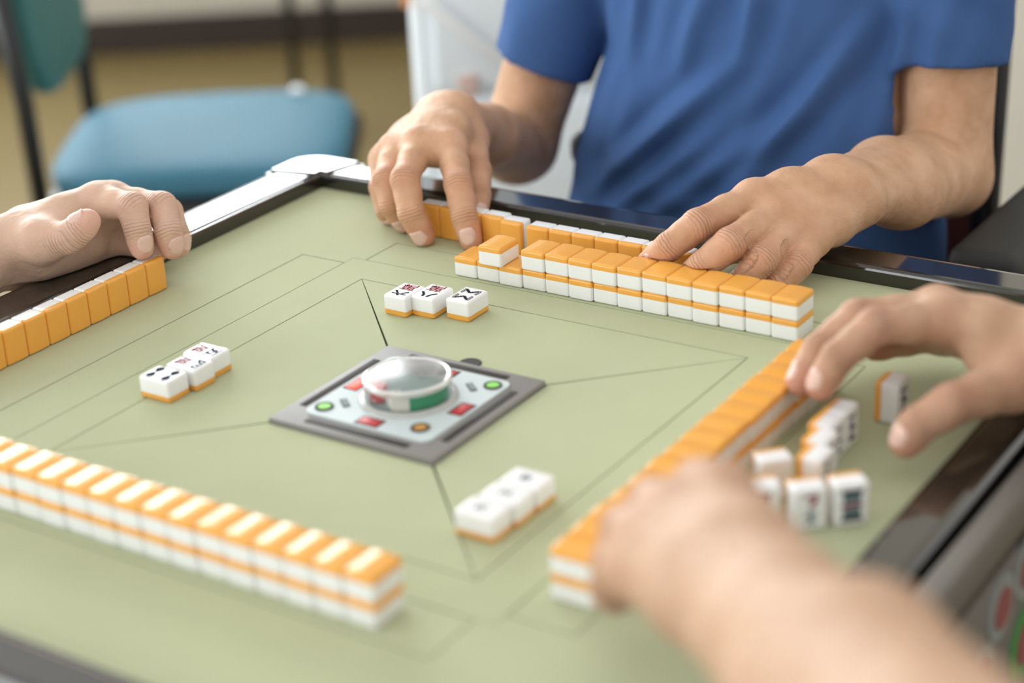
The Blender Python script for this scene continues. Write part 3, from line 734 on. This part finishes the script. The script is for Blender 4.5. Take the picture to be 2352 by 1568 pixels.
def lift(h):
    z = np.array((0, 0, ZT)); o = {}
    for k_, v in h.items():
        if k_ in ('nail_dir', 'veins'): o[k_] = v
        elif k_ == 'fill': o[k_] = [(tuple(np.array(a)+z), tuple(np.array(b)+z), r1, r2, kk) for a, b, r1, r2, kk in v]
        elif k_ == 'wrist': o[k_] = tuple(np.array(v)+z)
        elif k_ == 'arm': o[k_] = [(tuple(np.array(p)+z), r, s_) for p, r, s_ in v]
        else: o[k_] = [(x, y, zz+ZT, r) for x, y, zz, r in v]
    return o
HANDS = {
 'blueR': dict(
  wrist=(-0.2271, 0.3733, 0.0635),
  index=[(-0.177, 0.3102, 0.0619, 0.0125), (-0.1442, 0.2718, 0.0469, 0.0113), (-0.1315, 0.2591, 0.0263, 0.0102), (-0.125, 0.257, 0.0088, 0.009)],
  middle=[(-0.2042, 0.3027, 0.0628, 0.0125), (-0.1827, 0.2522, 0.0519, 0.0116), (-0.1721, 0.243, 0.0283, 0.0104), (-0.1656, 0.2483, 0.0074, 0.0091)],
  ring=[(-0.2316, 0.3059, 0.0541, 0.012), (-0.2097, 0.263, 0.0447, 0.011), (-0.2007, 0.2556, 0.0266, 0.0098), (-0.1973, 0.2645, 0.0091, 0.0088)],
  pinky=[(-0.2525, 0.316, 0.0379, 0.011), (-0.2316, 0.2831, 0.0285, 0.01), (-0.2228, 0.2764, 0.012, 0.009), (-0.2191, 0.2822, 0.0006, 0.008)],
  thumb=[(-0.1963, 0.3667, 0.0487, 0.013), (-0.1664, 0.3305, 0.0365, 0.012), (-0.1543, 0.3118, 0.0231, 0.0108), (-0.1477, 0.2963, 0.0101, 0.0092)],
  arm=[((-0.2643, 0.4795, 0.0126), 0.0225, 0.011), ((-0.2983, 0.5896, -0.0352), 0.0285, 0.008), ((-0.215, 0.64, 0.235), 0.036, 0.006)],
 ),
 'blueL': dict(
  wrist=(0.1454, 0.3707, 0.0526),
  index=[(0.0982, 0.309, 0.0594, 0.0125), (0.0808, 0.2544, 0.0534, 0.0118), (0.0654, 0.2392, 0.0394, 0.0104), (0.0494, 0.2378, 0.0249, 0.0092)],
  middle=[(0.1182, 0.3076, 0.0508, 0.0125), (0.1107, 0.2472, 0.0461, 0.0118), (0.0946, 0.2345, 0.0303, 0.0105), (0.0797, 0.2354, 0.0161, 0.0093)],
  ring=[(0.1331, 0.3093, 0.0423, 0.012), (0.1322, 0.2572, 0.0347, 0.0112), (0.1197, 0.2487, 0.0173, 0.0098), (0.1084, 0.2487, 0.0044, 0.0088)],
  pinky=[(0.1458, 0.3126, 0.0322, 0.0115), (0.1513, 0.2767, 0.0271, 0.0102), (0.1427, 0.2631, 0.0148, 0.009), (0.1331, 0.2614, 0.0014, 0.008)],
  thumb=[(0.1146, 0.3602, 0.0224, 0.013), (0.0917, 0.3277, 0.0155, 0.0115), (0.0784, 0.2991, 0.016, 0.01), (0.0725, 0.2833, 0.0163, 0.0085)],
  arm=[((0.1425, 0.4737, 0.0265), 0.0265, 0.012), ((0.135, 0.61, -0.0058), 0.03, 0.01), ((0.118, 0.65, 0.265), 0.038, 0.006)],
 ),
 'leftman': dict(
  wrist=(-0.3931, 0.0278, 0.0361),
  index=[(-0.3503, 0.0783, 0.0641, 0.0125), (-0.3115, 0.0768, 0.0661, 0.011), (-0.3031, 0.0703, 0.0505, 0.0098), (-0.3, 0.0694, 0.0371, 0.0089)],
  middle=[(-0.3556, 0.1001, 0.0571, 0.0125), (-0.3045, 0.1006, 0.0595, 0.0113), (-0.2904, 0.0895, 0.0454, 0.01), (-0.289, 0.09, 0.0319, 0.0089)],
  ring=[(-0.3668, 0.1121, 0.0442, 0.012), (-0.3191, 0.1218, 0.0461, 0.0105), (-0.3054, 0.1135, 0.0327, 0.0094), (-0.3032, 0.1123, 0.0226, 0.0084)],
  pinky=[(-0.3763, 0.0894, 0.0236, 0.012), (-0.3483, 0.1041, 0.0202, 0.0103), (-0.3309, 0.1058, 0.021, 0.0092), (-0.3197, 0.1044, 0.0189, 0.0082)],
  thumb=[(-0.3556, 0.0212, 0.0502, 0.0155), (-0.3341, 0.0246, 0.0539, 0.012), (-0.3225, 0.0301, 0.0619, 0.0106), (-0.3179, 0.0347, 0.067, 0.0093)],
  arm=[((-0.4144, -0.0241, 0.0278), 0.025, 0.012), ((-0.66, -0.1, 0.01), 0.036, 0.006), ((-0.7, -0.1, 0.25), 0.045, 0.004)],
  nail_dir={'index': (0.75, -0.22, 0.2), 'middle': (0.78, -0.18, 0.2), 'ring': (0.95, 0.1, 0.1), 'thumb': (-0.55, -0.65, 0.55)},
  fill=[((-0.3918, 0.033, 0.0193), (-0.3722, 0.0911, 0.0163), 0.0175, 0.015, 0.012), ((-0.3706, 0.0333, 0.03), (-0.3658, 0.0748, 0.0274), 0.0165, 0.015, 0.014), ((-0.401, 0.0472, 0.0456), (-0.365, 0.0907, 0.0514), 0.0165, 0.0125, 0.014)],
 ),
 'rightR': dict(
  wrist=(0.3716, 0.155, 0.0521),
  index=[(0.3164, 0.1269, 0.0703, 0.013), (0.2867, 0.0931, 0.0747, 0.0113), (0.2706, 0.0759, 0.0577, 0.0101), (0.2616, 0.0706, 0.0393, 0.0088)],
  middle=[(0.3036, 0.1494, 0.0669, 0.013), (0.266, 0.1152, 0.0681, 0.0113), (0.2504, 0.0936, 0.0523, 0.01), (0.2445, 0.079, 0.0346, 0.0088)],
  ring=[(0.294, 0.1842, 0.045, 0.012), (0.2576, 0.1643, 0.0418, 0.01), (0.2461, 0.1422, 0.0399, 0.009), (0.2406, 0.1346, 0.0326, 0.008)],
  pinky=[(0.2989, 0.2045, 0.0273, 0.011), (0.2778, 0.1897, 0.0265, 0.009), (0.264, 0.1792, 0.0242, 0.008), (0.255, 0.1719, 0.0222, 0.0075)],
  thumb=[(0.3648, 0.1134, 0.0445, 0.016), (0.3439, 0.0723, 0.0437, 0.0125), (0.3297, 0.0573, 0.0337, 0.011), (0.3238, 0.0541, 0.0227, 0.0096)],
  arm=[((0.4189, 0.1324, 0.0732), 0.025, 0.012), ((0.6, 0.1, 0.06), 0.036, 0.006), ((0.84, 0.05, 0.3), 0.045, 0.004)],
 ),
 'rightL': dict(
  wrist=(0.408, -0.3034, 0.1246),
  index=[(0.3431, -0.2174, 0.1213, 0.0145), (0.3169, -0.1896, 0.1078, 0.0125), (0.3016, -0.178, 0.0871, 0.0105), (0.2947, -0.1723, 0.0691, 0.009)],
  middle=[(0.3283, -0.2312, 0.1142, 0.0145), (0.2986, -0.2025, 0.0994, 0.0125), (0.2856, -0.1939, 0.0775, 0.0106), (0.2786, -0.1879, 0.0604, 0.0092)],
  ring=[(0.3204, -0.2415, 0.1049, 0.014), (0.2898, -0.2142, 0.0887, 0.012), (0.279, -0.2042, 0.0664, 0.01), (0.2756, -0.1981, 0.0525, 0.0088)],
  pinky=[(0.3203, -0.2538, 0.0943, 0.0135), (0.2928, -0.2281, 0.0785, 0.0118), (0.2859, -0.2223, 0.0609, 0.0098), (0.283, -0.2145, 0.0493, 0.0082)],
  thumb=[(0.338, -0.1897, 0.0928, 0.015), (0.3113, -0.1601, 0.0833, 0.012), (0.2941, -0.146, 0.0697, 0.0105), (0.2833, -0.14, 0.0576, 0.009)],
  arm=[((0.4609, -0.3577, 0.1411), 0.0285, 0.0125), ((0.592, -0.492, 0.182), 0.036, 0.006), ((0.85, -0.38, 0.34), 0.045, 0.004)],
 ),
}
SHIRT_FOLDS = [
  ((-0.1771, 0.515, -0.0448), (-0.0318, 0.515, 0.0875), 0.009, .011),
  ((-0.1548, 0.508, -0.0606), (-0.0369, 0.508, 0.0302), 0.008, .011),
  ((-0.1213, 0.506, -0.0632), (0.0223, 0.506, 0.05), 0.008, .011),
  ((-0.0374, 0.508, -0.0425), (0.053, 0.508, 0.0873), 0.008, .011),
  ((-0.14, 0.522, 0.078), (-0.1285, 0.522, 0.1653), 0.007, .011),
  ((-0.078, 0.522, 0.0847), (-0.0515, 0.522, 0.1713), 0.006, .011),
  ((-0.0186, 0.522, 0.0948), (-0.0064, 0.522, 0.1821), 0.007, .011),
  ((0.023, 0.522, 0.03), (0.0846, 0.522, 0.1387), 0.007, .011),
  ((0.0928, 0.528, 0.0258), (0.1049, 0.528, 0.1392), 0.008, .011),
]
SLEEVE_T = (.69, .66)
SLEEVE_R = (.046, .048)
CUFF_T = .11

HANDS = {k_: lift(v) for k_, v in HANDS.items()}
def ellipse_torso(f, secs, k=.02):
    """secs: list of (z, cx, cy, a, b), stacked ellipses, interpolated"""
    X, Y, Z = f.grid((slice(None),)*3); zs = np.array([s_[0] for s_ in secs]); zz = Z.ravel()
    g = lambda i: np.interp(zz, zs, [s_[i] for s_ in secs])[None, None, :].astype(np.float32)
    cx, cy, a, b = g(1), g(2), g(3), g(4)
    q = np.sqrt(((X-cx)/a)**2+((Y-cy)/b)**2)
    d = (q-1)*np.minimum(a, b)
    d = np.maximum(d, np.maximum(zs[0]-Z, Z-zs[-1]))
    f.a = smin(f.a, d.astype(np.float32), k)
def merge(parts):
    V = []; Q = []; A = {}; n = 0
    for v, q, a in parts:
        V.append(v); Q.append(q+n); n += len(v)
        for k_ in ('flush', 'crease', 'crease_pos'): A.setdefault(k_, []).append(a.get(k_, np.zeros(len(v))) if a else np.zeros(len(v)))
    return np.concatenate(V), np.concatenate(Q), {k_: np.concatenate(v) for k_, v in A.items()}
Zv = np.array((0, 0, ZT))

def build_head(c, fw, neck_to, vx=.003):
    # a head of about 23 cm: cranium, jaw, nose, brow, lips, ears, neck
    c = np.array(c, float); fw = unit(fw); up = np.array((0, 0, 1.)); sd = np.cross(fw, up)
    P = lambda s_, f_, u_: c+sd*s_+fw*f_+up*u_
    f = Field(c-(.14, .14, .22), c+(.14, .14, .15), vx)
    add_cone(f, P(0, -.022, .034), P(0, .014, .030), .080, .076, .02)
    add_cone(f, P(0, .022, .030), P(0, .050, -.072), .062, .030, .03)
    for s_ in (1, -1):
        add_cone(f, P(s_*.046, -.002, -.045), P(s_*.014, .056, -.082), .022, .018, .03)
        add_cone(f, P(s_*.040, .052, -.008), P(s_*.030, .060, -.030), .020, .016, .02)
        add_cone(f, P(s_*.044, .072, .036), P(s_*.012, .088, .038), .007, .008, .012)
        add_cone(f, P(s_*.078, -.004, .022), P(s_*.077, .0, -.022), .012, .007, .005)
        add_cone(f, P(s_*.031, .096, .018), P(s_*.033, .096, .018), .0125, .0125, .008, True)
    add_cone(f, P(0, .086, .026), P(0, .104, -.012), .006, .011, .010)
    add_cone(f, P(-.010, .096, -.014), P(.010, .096, -.014), .007, .007, .006)
    for z_, w_ in ((-.040, .006), (-.050, .007)): add_cone(f, P(-.020, .076, z_), P(0, .088, z_), w_*.6, w_, .006); add_cone(f, P(.020, .076, z_), P(0, .088, z_), w_*.6, w_, .006)
    add_cone(f, P(0, -.012, -.04), np.array(neck_to), .052, .056, .03)
    v, q = surface(f); v = relax(v, q, 2)
    g_ = Field(c-(.14, .14, .12), c+(.14, .14, .15), vx)
    add_cone(g_, P(0, -.024, .036), P(0, .012, .034), .087, .082, .02); add_cone(g_, P(0, -.045, .0), P(0, -.035, -.045), .062, .048, .02)
    X = g_.grid((slice(None),)*3); fr = (X[0]-c[0])*fw[0]+(X[1]-c[1])*fw[1]+(X[2]-c[2])*0; hh = X[2]-c[2]+0*fr
    g_.a = np.maximum(g_.a, np.minimum(fr-.012, fr-.10+(.070-hh)*1.2+.0).astype(np.float32)) if False else np.maximum(g_.a, (fr-.012-np.clip(hh-.035, 0, .06)*1.5).astype(np.float32))
    hv, hq = surface(g_); hv = relax(hv, hq, 2)
    return v, q, hv, hq, [P(s_*.031, .076, .018) for s_ in (1, -1)], fw
def head_extras(parent, hd):
    np_mesh('hair', hd[2], hd[3], 'hair', parent)
    for p in hd[4]:
        b_ = bmesh.new(); bmesh.ops.create_uvsphere(b_, u_segments=20, v_segments=12, radius=.0122); e_ = bmesh_obj('eye', b_, 'eye_white', parent, tuple(p)); ic = bmesh.new(); bmesh.ops.create_uvsphere(ic, u_segments=16, v_segments=8, radius=.0062); bmesh_obj('iris', ic, 'hair', e_, tuple(hd[5]*.0068))

# ---- far player in the blue T-shirt
pb = np.array((-.05, .66, 0.0))
far = empty('person', tuple(pb), label='person in a blue shirt seated behind the far rail, hands on the tiles', cat='person')
secs = [(ZT-.20, -.060, .645, .190, .125), (ZT-.10, -.060, .625, .190, .130), (ZT-.03, -.055, .622, .180, .125), (ZT+.08, -.045, .635, .158, .115), (ZT+.20, -.050, .65, .168, .112), (ZT+.27, -.052, .665, .150, .095), (ZT+.33, -.052, .675, .060, .055), (ZT+.42, -.052, .665, .055, .055)]
fb = Field((-.28, .46, ZT-.24), (.20, .84, ZT+.44), .005)
ellipse_torso(fb, [(z, x, y, a-.012, b-.012) for z, x, y, a, b in secs])
vb, qb = surface(fb); vb = relax(vb, qb, 3)
AR, AL = HANDS['blueR'], HANDS['blueL']
hd = build_head((-.052, .62, ZT+.52), (.1, -1, -.25), (-.052, .665, ZT+.36))
V, Q, A = merge([build_arm(AR)+(), build_arm(AL)+(), (vb, qb, None), (hd[0], hd[1], None)]); head_extras(far, hd)
np_mesh('body', V, Q, 'skin', far, tuple(pb) if False else (0, 0, 0), A)
far.location = (0, 0, 0)
nails(AR, far, np.zeros(3)); nails(AL, far, np.zeros(3))
def shirt(secs, arms, m, parent, folds=(), hem=None, vx=.0035, lo=None, hi=None, top=None):
    f = Field(lo, hi, vx)
    ellipse_torso(f, [s_ for s_ in secs if s_[0] <= (top or 9)], .02)
    for (sh, el, t, r0, r1) in arms:        # sleeves from shoulder to hem
        sh, el = np.array(sh), np.array(el); hm = sh+(el-sh)*t; ax = unit(el-sh)
        add_cone(f, (secs[4][1]+(sh[0]-secs[4][1])*.35, secs[4][2], sh[2]-.01), sh-(0, 0, .012), .050, .056, .05)
        # cone past the hem, then cut flat
        g2 = Field(lo, hi, vx); g2.a[:] = .05
        w = (slice(None),)*3; X = f.grid(w)
        d = cone_d(*X, sh, hm+ax*.03, r0, r1*1.05)
        pl = (X[0]-hm[0])*ax[0]+(X[1]-hm[1])*ax[1]+(X[2]-hm[2])*ax[2]
        d = np.maximum(d, pl)
        f.a = smin(f.a, d.astype(np.float32), .012)
        inner = cone_d(*X, hm-ax*.07, hm+ax*.05, r1*.9-.003, r1*1.05-.0035)
        f.a = np.maximum(f.a, -inner.astype(np.float32))
    if hem is not None:
        Z = f.grid((slice(None),)*3)[2]; f.a = np.maximum(f.a, (hem-Z)+np.zeros_like(f.a))
    V, Q = surface(f); V = relax(V, Q, 2)
    X = V-Zv
    w_ = .0016*np.sin(X[:, 0]*55+X[:, 2]*70+3*np.sin(X[:, 2]*23+X[:, 1]*15))+.0010*np.sin(X[:, 0]*120-X[:, 2]*60+2*np.sin(X[:, 0]*40))
    V = V+np.stack([0*w_, -w_, 0*w_], 1)
    for (a, b, r, wd) in folds:              # soft ridges across the chest, fading at both ends
        a, b = np.array(a), np.array(b); ab = (b-a)[[0, 2]]; q_ = V[:, [0, 2]]-a[[0, 2]]; t = (q_@ab)/(ab@ab)
        dd = q_-t[:, None]*ab; d_ = np.sqrt((dd**2).sum(1)); am = np.sin(np.pi*np.clip((t+.15)/1.3, 0, 1))
        sh_ = r*(np.exp(-(d_/wd)**2)-.6*np.exp(-((d_-wd*1.5)/wd)**2))*am*(V[:, 1] < .66)
        V = V-np.stack([0*sh_, sh_, 0*sh_], 1)
    return np_mesh('t_shirt', V, Q, m, parent, (0, 0, 0))
shR, elR = np.array(AR['arm'][-1][0]), np.array(AR['arm'][-2][0]); shL, elL = np.array(AL['arm'][-1][0]), np.array(AL['arm'][-2][0])
FOLDS = [(np.array(a)+Zv, np.array(b)+Zv, r, k_) for a, b, r, k_ in SHIRT_FOLDS]
shirt(secs, [(shR, elR, SLEEVE_T[0], .062, SLEEVE_R[0]), (shL, elL, SLEEVE_T[1], .062, SLEEVE_R[1])], 'shirt_blue', far, FOLDS, hem=ZT-.17, lo=(-.40, .44, ZT-.22), hi=(.28, .84, ZT+.40), top=ZT+.335)
ft = Field((-.28, .30, ZT-.46), (.22, .90, ZT-.13), .008)
ellipse_torso(ft, [(ZT-.32, -.03, .68, .165, .13), (ZT-.15, -.03, .655, .156, .122)])
for s_ in (-1, 1): add_cone(ft, (-.03+s_*.085, .68, ZT-.27), (-.03+s_*.10, .50, ZT-.27), .075, .065, .03)
v, q = surface(ft); np_mesh('trousers', relax(v, q, 2), q, 'trousers', far)

# ---- left player: hand, forearm and pale cuff
lp = empty('person', (0, 0, 0), label='person at the left edge, one hand hovering over the left row of tiles', cat='person')
HL = HANDS['leftman']
def side_torso(cx, cy, z0=-.22):
    return [(ZT+z0, cx, cy, .125, .165), (ZT, cx, cy, .12, .165), (ZT+.16, cx, cy, .118, .175), (ZT+.25, cx, cy, .10, .155), (ZT+.31, cx, cy, .055, .06), (ZT+.38, cx, cy, .052, .052)]
hd = build_head((-.76, -.27, ZT+.50), (1, .15, -.3), (-.79, -.27, ZT+.33))
sl = side_torso(-.80, -.27); tb = Field((-.96, -.48, ZT-.24), (-.64, -.06, ZT+.42), .006); ellipse_torso(tb, [(z, x, y, a-.012, b-.012) for z, x, y, a, b in sl]); tv, tq = surface(tb)
V, Q, A = merge([build_arm(HL), (relax(tv, tq, 2), tq, None), (hd[0], hd[1], None)]); head_extras(lp, hd); np_mesh('body', V, Q, 'skin_pale', lp, attrs=A); nails(HL, lp, np.zeros(3))
def sleeve_tube(name, a, b, c, r0, r1, r2, m, parent, vx=.0028):
    a, b, c = map(np.array, (a, b, c)); P = np.array([a, b, c]); f = Field(P.min(0)-.08, P.max(0)+.08, vx); X = f.grid((slice(None),)*3)
    d = smin(cone_d(*X, a, b, r0, r1), cone_d(*X, b, c, r1, r2), .02); ax = unit(b-a)
    pl = -((X[0]-a[0])*ax[0]+(X[1]-a[1])*ax[1]+(X[2]-a[2])*ax[2])
    d = np.maximum(d, pl); d = np.maximum(d, -(cone_d(*X, a-ax*.05, a+ax*.05, r0-.003, r0-.002)))
    f.a = d.astype(np.float32); V, Q = surface(f); V = relax(V, Q, 2)
    w_ = .0016*np.sin(V[:, 0]*160+V[:, 2]*90)*np.sin(V[:, 1]*60+1); V = V+np.stack([0*w_, w_, w_], 1)
    return np_mesh(name, V, Q, m, parent)
w0 = np.array(HL['wrist']); e0 = np.array(HL['arm'][1][0]); s0 = np.array(HL['arm'][2][0])
sleeve_tube('sleeve', w0+(e0-w0)*CUFF_T, e0, s0, .040, .052, .062, 'shirt_pale', lp)

def plain_shirt(name, secs_, arms, m, parent, lo, hi, vx=.005):
    f = Field(lo, hi, vx); ellipse_torso(f, secs_[:-1])
    for a, b, r1, r2 in arms: add_cone(f, a, b, r1, r2, .03)
    V, Q = surface(f); return np_mesh(name, relax(V, Q, 3), Q, m, parent)
# long-sleeved top; the other arm is folded behind the back
plain_shirt('shirt', sl, [((-.80, -.20, ZT+.22), s0, .06, .064), ((-.80, -.34, ZT+.22), (-.82, -.44, ZT+.20), .06, .062), ((-.82, -.44, ZT+.20), (-.90, -.46, ZT-.06), .058, .050), ((-.90, -.46, ZT-.06), (-.95, -.27, ZT-.10), .048, .042)], 'shirt_pale', lp, (-1.06, -.58, ZT-.24), (-.56, .0, ZT+.32))

# ---- right player: both forearms reach in from beyond the right rail
rp = empty('person', (0, 0, 0), label='person at the right edge with two blurred hands beside the right wall', cat='person')
HR1, HR2 = HANDS['rightR'], HANDS['rightL']
hd = build_head((.86, -.16, ZT+.56), (-1, 0, -.3), (.90, -.16, ZT+.38))
sr = [(z+.05, x, y, a, b) for z, x, y, a, b in side_torso(.92, -.16)]; tb = Field((.74, -.40, ZT-.20), (1.10, .08, ZT+.46), .006); ellipse_torso(tb, [(z, x, y, a-.012, b-.012) for z, x, y, a, b in sr]); tv, tq = surface(tb)
V, Q, A = merge([build_arm(HR1, .0015), build_arm(HR2, .0016), (relax(tv, tq, 2), tq, None), (hd[0], hd[1], None)]); head_extras(rp, hd)
s1, s2 = np.array(HR1['arm'][-1][0]), np.array(HR2['arm'][-1][0]); e1, e2 = np.array(HR1['arm'][-2][0]), np.array(HR2['arm'][-2][0])
plain_shirt('t_shirt', sr, [((.92, -.10, ZT+.27), s1, .062, .062), (s1, s1+(e1-s1)*.45, .060, .056), ((.92, -.24, ZT+.27), s2, .062, .062), (s2, s2+(e2-s2)*.45, .060, .056)], 'shirt_grey', rp, (.58, -.62, ZT-.20), (1.12, .26, ZT+.40))
np_mesh('body', V, Q, 'skin_warm', rp, attrs=A); nails(HR1, rp, np.zeros(3)); nails(HR2, rp, np.zeros(3))

# ------------------------------------------------------------------ far player's armchair
ang = 0
ch = empty('armchair', (-.03, .66, 0), ang, label='black framed armchair with a dark red back, occupied by the person in blue', cat='chair')
bmesh_obj('seat', box_bm(.42, .44, .06, .025, 3, off=(0, -.0, ZT-.385)), 'seat_black', ch)
def back_panel(w, h, th, bulge, c, m, name, parent, tilt=0, n=14, mm=8):
    V = []; F = []
    for side in (0, 1):
        for j in range(mm+1):
            for i in range(n+1):
                u, v = i/n*2-1, j/mm
                wx = w/2*(1-.10*v*v)*u; y = bulge*u*u*-1+tilt*v*h + (th if side else 0)
                V.append((wx, y, v*h))
    k_ = (n+1)*(mm+1)
    for j in range(mm):
        for i in range(n):
            a = j*(n+1)+i; F.append((a, a+1, a+n+2, a+n+1)); F.append((k_+a, k_+a+n+1, k_+a+n+2, k_+a+1))
    for i in range(n): F.append((i, k_+i, k_+i+1, i+1)); a = mm*(n+1)+i; F.append((a, a+1, k_+a+1, k_+a))
    for j in range(mm): a = j*(n+1); F.append((a, a+n+1, k_+a+n+1, k_+a)); a += n; F.append((a, k_+a, k_+a+n+1, a+n+1))
    o = mesh(name, V, F, m, parent, c, smooth=True); o.data.set_sharp_from_angle(angle=.8); return o
back_panel(.345, .66, .025, .035, (-.045, .155, ZT-.30), 'oxblood', 'backrest', ch, .12)
for s_ in (-1, 1):
    tube('back_post', [(-.045+s_*.182, .135, ZT-.40), (-.045+s_*.182, .145, ZT-.10), (-.045+s_*.175, .185, ZT+.22), (-.045+s_*.150, .212, ZT+.40)], .014, 'chair_black', ch)
    ax_, aw, y0 = (.240, .062, -.03) if s_ > 0 else (-.232, .022, .05)
    bmesh_obj('armrest', box_bm(aw, .28 if s_ > 0 else .16, .035, .012, 3, off=(ax_, y0+.01, ZT-.050)), 'seat_black', ch)
    bmesh_obj('armrest_panel', box_bm(aw*.8, .24 if s_ > 0 else .14, .28, .010, 3, off=(ax_, y0+.02, ZT-.20)), 'seat_black', ch)
    for y in (-.17, .17): tube('leg', [(s_*.19, y, ZT-.38), (s_*.20, y*1.05, 0)], .014, 'chair_black', ch)

# ------------------------------------------------------------------ empty blue chair
bx = empty('side_chair', (-1.305, 1.185, 0), math.atan2(RS.y, RS.x), label='empty black framed chair with a glossy blue padded seat and teal back', cat='chair')
# local +x = direction the chair faces, +y = away from camera
def cushion(name, sx, sy, sz, m, c, parent, p=2.6, n=40, k_=22, dome=.0):
    V = []; F = []
    for i in range(k_+1):
        ph = -math.pi/2+math.pi*i/k_
        for j in range(n):
            th = 2*math.pi*j/n
            f_ = lambda v, e: math.copysign(abs(v)**e, v)
            cx, sx_ = f_(math.cos(ph), .35), f_(math.sin(ph), .55)
            x = cx*f_(math.cos(th), .42); y = cx*f_(math.sin(th), .42)
            z = sx_*sz/2+(dome*(1-(x*x+y*y)/2) if sx_ > 0 else 0)
            V.append((x*sx/2, y*sy/2, z))
    for i in range(k_):
        for j in range(n): F.append((i*n+j, i*n+(j+1) % n, (i+1)*n+(j+1) % n, (i+1)*n+j))
    return mesh(name, V, F, m, parent, c, smooth=True)
cushion('seat', .45, .44, .048, 'chair_blue', (.02, 0, ZT-.338), bx, dome=.016)
box('seat_pan', .458, .448, .052, 'chair_black', (.02, 0, ZT-.380), bx, bev=.018)
bk = cushion('backrest', .045, .36, .36, 'chair_teal', (-.205, 0, ZT-.035), bx); bk.rotation_euler = (0, -.06, 0)
for s_ in (-1, 1):
    tube('back_post', [(-.205, s_*.205, ZT-.40), (-.207, s_*.205, ZT-.20), (-.232, s_*.200, ZT+.12)], .014, 'chair_black', bx)
    tube('leg', [(-.205, s_*.205, ZT-.37), (-.17, s_*.215, .0)], .014, 'chair_black', bx)
    tube('leg', [(.18, s_*.19, ZT-.38), (.21, s_*.21, 0)], .014, 'chair_black', bx)
glint_bead = lathe('seat_glint', [(0, .008), (.008, .007), (.012, .002), (.012, 0)], 'plastic_bright', (.150, .150, ZT-.300), bx, seg=24)  # bright bead shaped to stand in for a round highlight on the seat

# ------------------------------------------------------------------ thin-legged stand by the far wall
st = empty('metal_stand', (-2.02, 2.27, 0), math.atan2(RS.y, RS.x), label='dark metal table with thin legs by the far wall', cat='table')
box('tabletop', .60, .45, .03, 'chair_black', (.25, .15, .76), st, bev=.005)
for x, y in ((-.0, 0), (.085, .02), (.5, .02), (.5, .33)): tube('leg', [(x, y, 0), (x, y, .75)], .012, 'chair_black', st)

# ------------------------------------------------------------------ white plastic drawer unit behind the blue person
cab = empty('storage_unit', (-.482, 1.118, 0), math.atan2(RS.y, RS.x), label='tall white plastic storage unit behind the person in the blue shirt', cat='storage unit')
bmesh_obj('carcass', box_bm(.60, .30, 1.10, .015, 3, off=(.03, .16, .55)), 'plastic_white', cab)
for i in range(4):
    z = .10+i*.25
    d = bmesh_obj('drawer', box_bm(.54, .012, .225, .006, 2, off=(0, 0, 0)), 'plastic_white', cab, (.03, .004, z+.11))
    for x in (-.205, .10):
        kn = bpy.data.meshes.new('k'); b_ = bmesh.new(); bmesh.ops.create_uvsphere(b_, u_segments=16, v_segments=10, radius=.013); bmesh_obj('glint_bead', b_, 'plastic_bright', d, (x, -.012, .04))  # glossy white spheres added in place of round highlights on the plastic
o = bmesh_obj('strap', box_bm(.15, .006, .016, .002), 'plastic_bright', cab, (-.195, -.010, ZT-.055)); o.rotation_euler = (0, math.radians(42), 0)
bmesh_obj('corner_trim', box_bm(.010, .012, .10, .002), 'orange_strip', cab, (-.272, -.002, ZT+.035))
bmesh_obj('sticker', box_bm(.025, .003, .03, .001), 'plastic_pink', cab, (-.20, -.004, ZT-.12))
